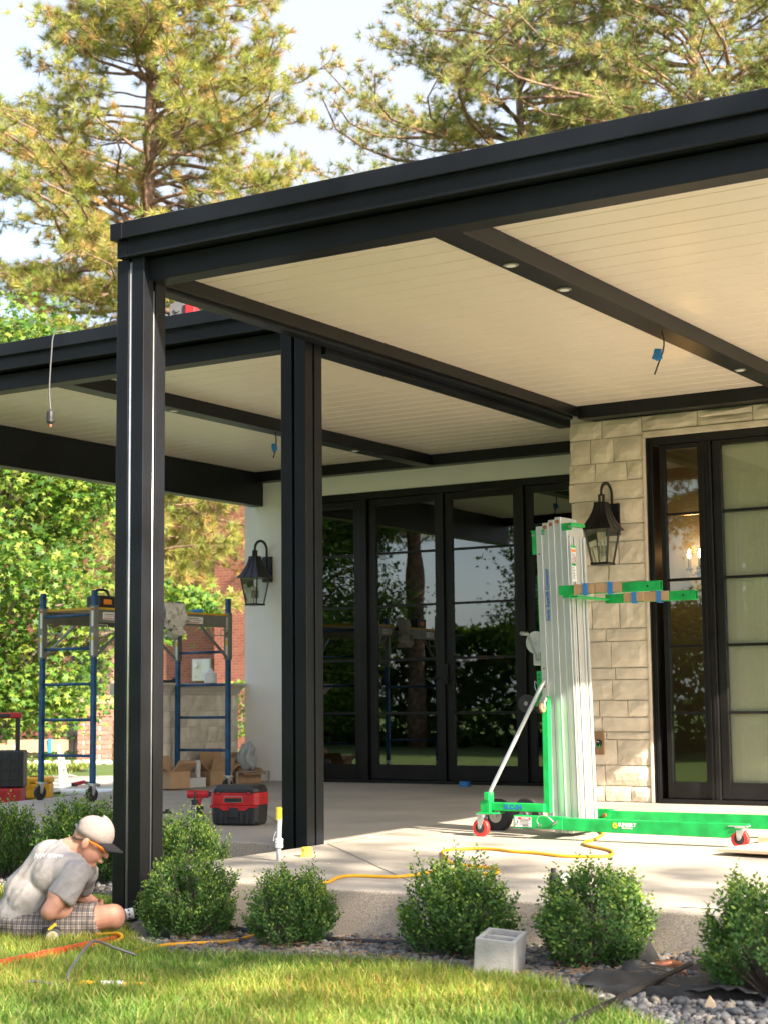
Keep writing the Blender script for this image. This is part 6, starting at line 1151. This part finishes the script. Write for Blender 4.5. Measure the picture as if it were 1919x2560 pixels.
for sd_ in (-1, 1): MB().tube([hp(-.02, sd_ * .073, -.015), hp(-.055, sd_ * .062, -.03), hp(-.082, sd_ * .03, -.035)], .007, 6).build('hair', 'hair', man)
# belt items
pc = MB().box((-.19, .005, .0), (-.10, .05, .095)).build('tool_pouch', 'cap_brim', man, bevel=.012); tm = MB().lathe([(.040, -.016), (.042, .0), (.040, .016)], 22, M=Matrix.Translation((-.129, -.012, .049)) @ Matrix.Rotation(R(90), 4, 'X')).build('tape_measure', 'cable_grey', pc); MB().lathe([(.032, .0165), (.032, .019)], 22, M=Matrix.Translation((-.129, -.012, .049)) @ Matrix.Rotation(R(90), 4, 'X')).build('dial', 'measure_cream', tm)
MB().bar((-.15, -.02, .085), (-.115, -.02, .115), .014, .010, (0, 1, 0)).build('tape_clip', 'label_yellow', pc); MB().box((-.255, -.01, -.005), (-.225, .01, .035)).build('knife_handle', 'caster_red', pc, bevel=.006)
# lettering wrapped on the back of the shirt
from mathutils.bvhtree import BVHTree
bt = BVHTree.FromPolygons([v.co.copy() for v in shirt.data.vertices], [tuple(p.vertices) for p in shirt.data.polygons])
lt = text('shirt_lettering', 'NW sports', .046, 'ink_white', man, (0, 0, 0), (0, 0, 0), 1.0, extrude=0, bold=.0012, shear=.15)
tx = Vector((.93, .22, -.28)).normalized(); nrm = Vector((-.35, -.78, .52)).normalized(); nrm = (nrm - tx * nrm.dot(tx)).normalized(); ty = nrm.cross(tx); oc = Vector((-.118, -.05, .515))
for v in lt.data.vertices:
    p = oc + tx * v.co.x * .62 + ty * v.co.y * .8; hit = bt.ray_cast(p + nrm * .3, -nrm); v.co = (hit[0] + nrm * .002) if hit[0] is not None else p
# drill with hole saw
dm = thing('power_drill', 'black drill with white hole saw pressed against the foot of the nearest post', 'drill', (-5.768, 6.344, -.355), math.atan2(.5324, .8464))
MB().cyl((-.02, .50, .066), (.09, .555, .080), .030, .026, 16).build('motor', 'black_plastic', dm); MB().bar((.0, .505, .065), (-.03, .49, -.005), .035, .045, (0, 1, 0)).build('grip', 'black_plastic', dm, bevel=.006); MB().box((-.06, .455, -.03), (.02, .525, .0)).build('battery', 'red_plastic', dm, bevel=.006); MB().cyl((.09, .555, .080), (.135, .577, .084), .018, .014, 14).build('chuck', 'black_plastic', dm)
ax0 = Vector((.135, .577, .084)); ax1 = Vector((.172, .592, .089)); hs = MB().cyl(tuple(ax0), tuple(ax1), .029, .029, 24).build('hole_saw', 'white_paper', dm); dd_ = (ax1 - ax0).normalized()
tt = MB()
for k in range(20): a = k * math.pi / 10; e1 = dd_.orthogonal().normalized(); e2 = dd_.cross(e1); c_ = ax1 + (e1 * math.cos(a) + e2 * math.sin(a)) * .028; tt.tube([c_, c_ + dd_ * .005], [.0035, .0005], 4)
tt.build('teeth', 'galv', hs)
for k in range(8):
    a = k * math.pi / 4; e1 = dd_.orthogonal().normalized(); e2 = dd_.cross(e1); n_ = e1 * math.cos(a) + e2 * math.sin(a); c_ = ax0.lerp(ax1, .4) + n_ * .0288; MB().cyl(tuple(c_), tuple(c_ + n_ * .0012), .0055, n=10).build('slot', 'ink_black', hs)
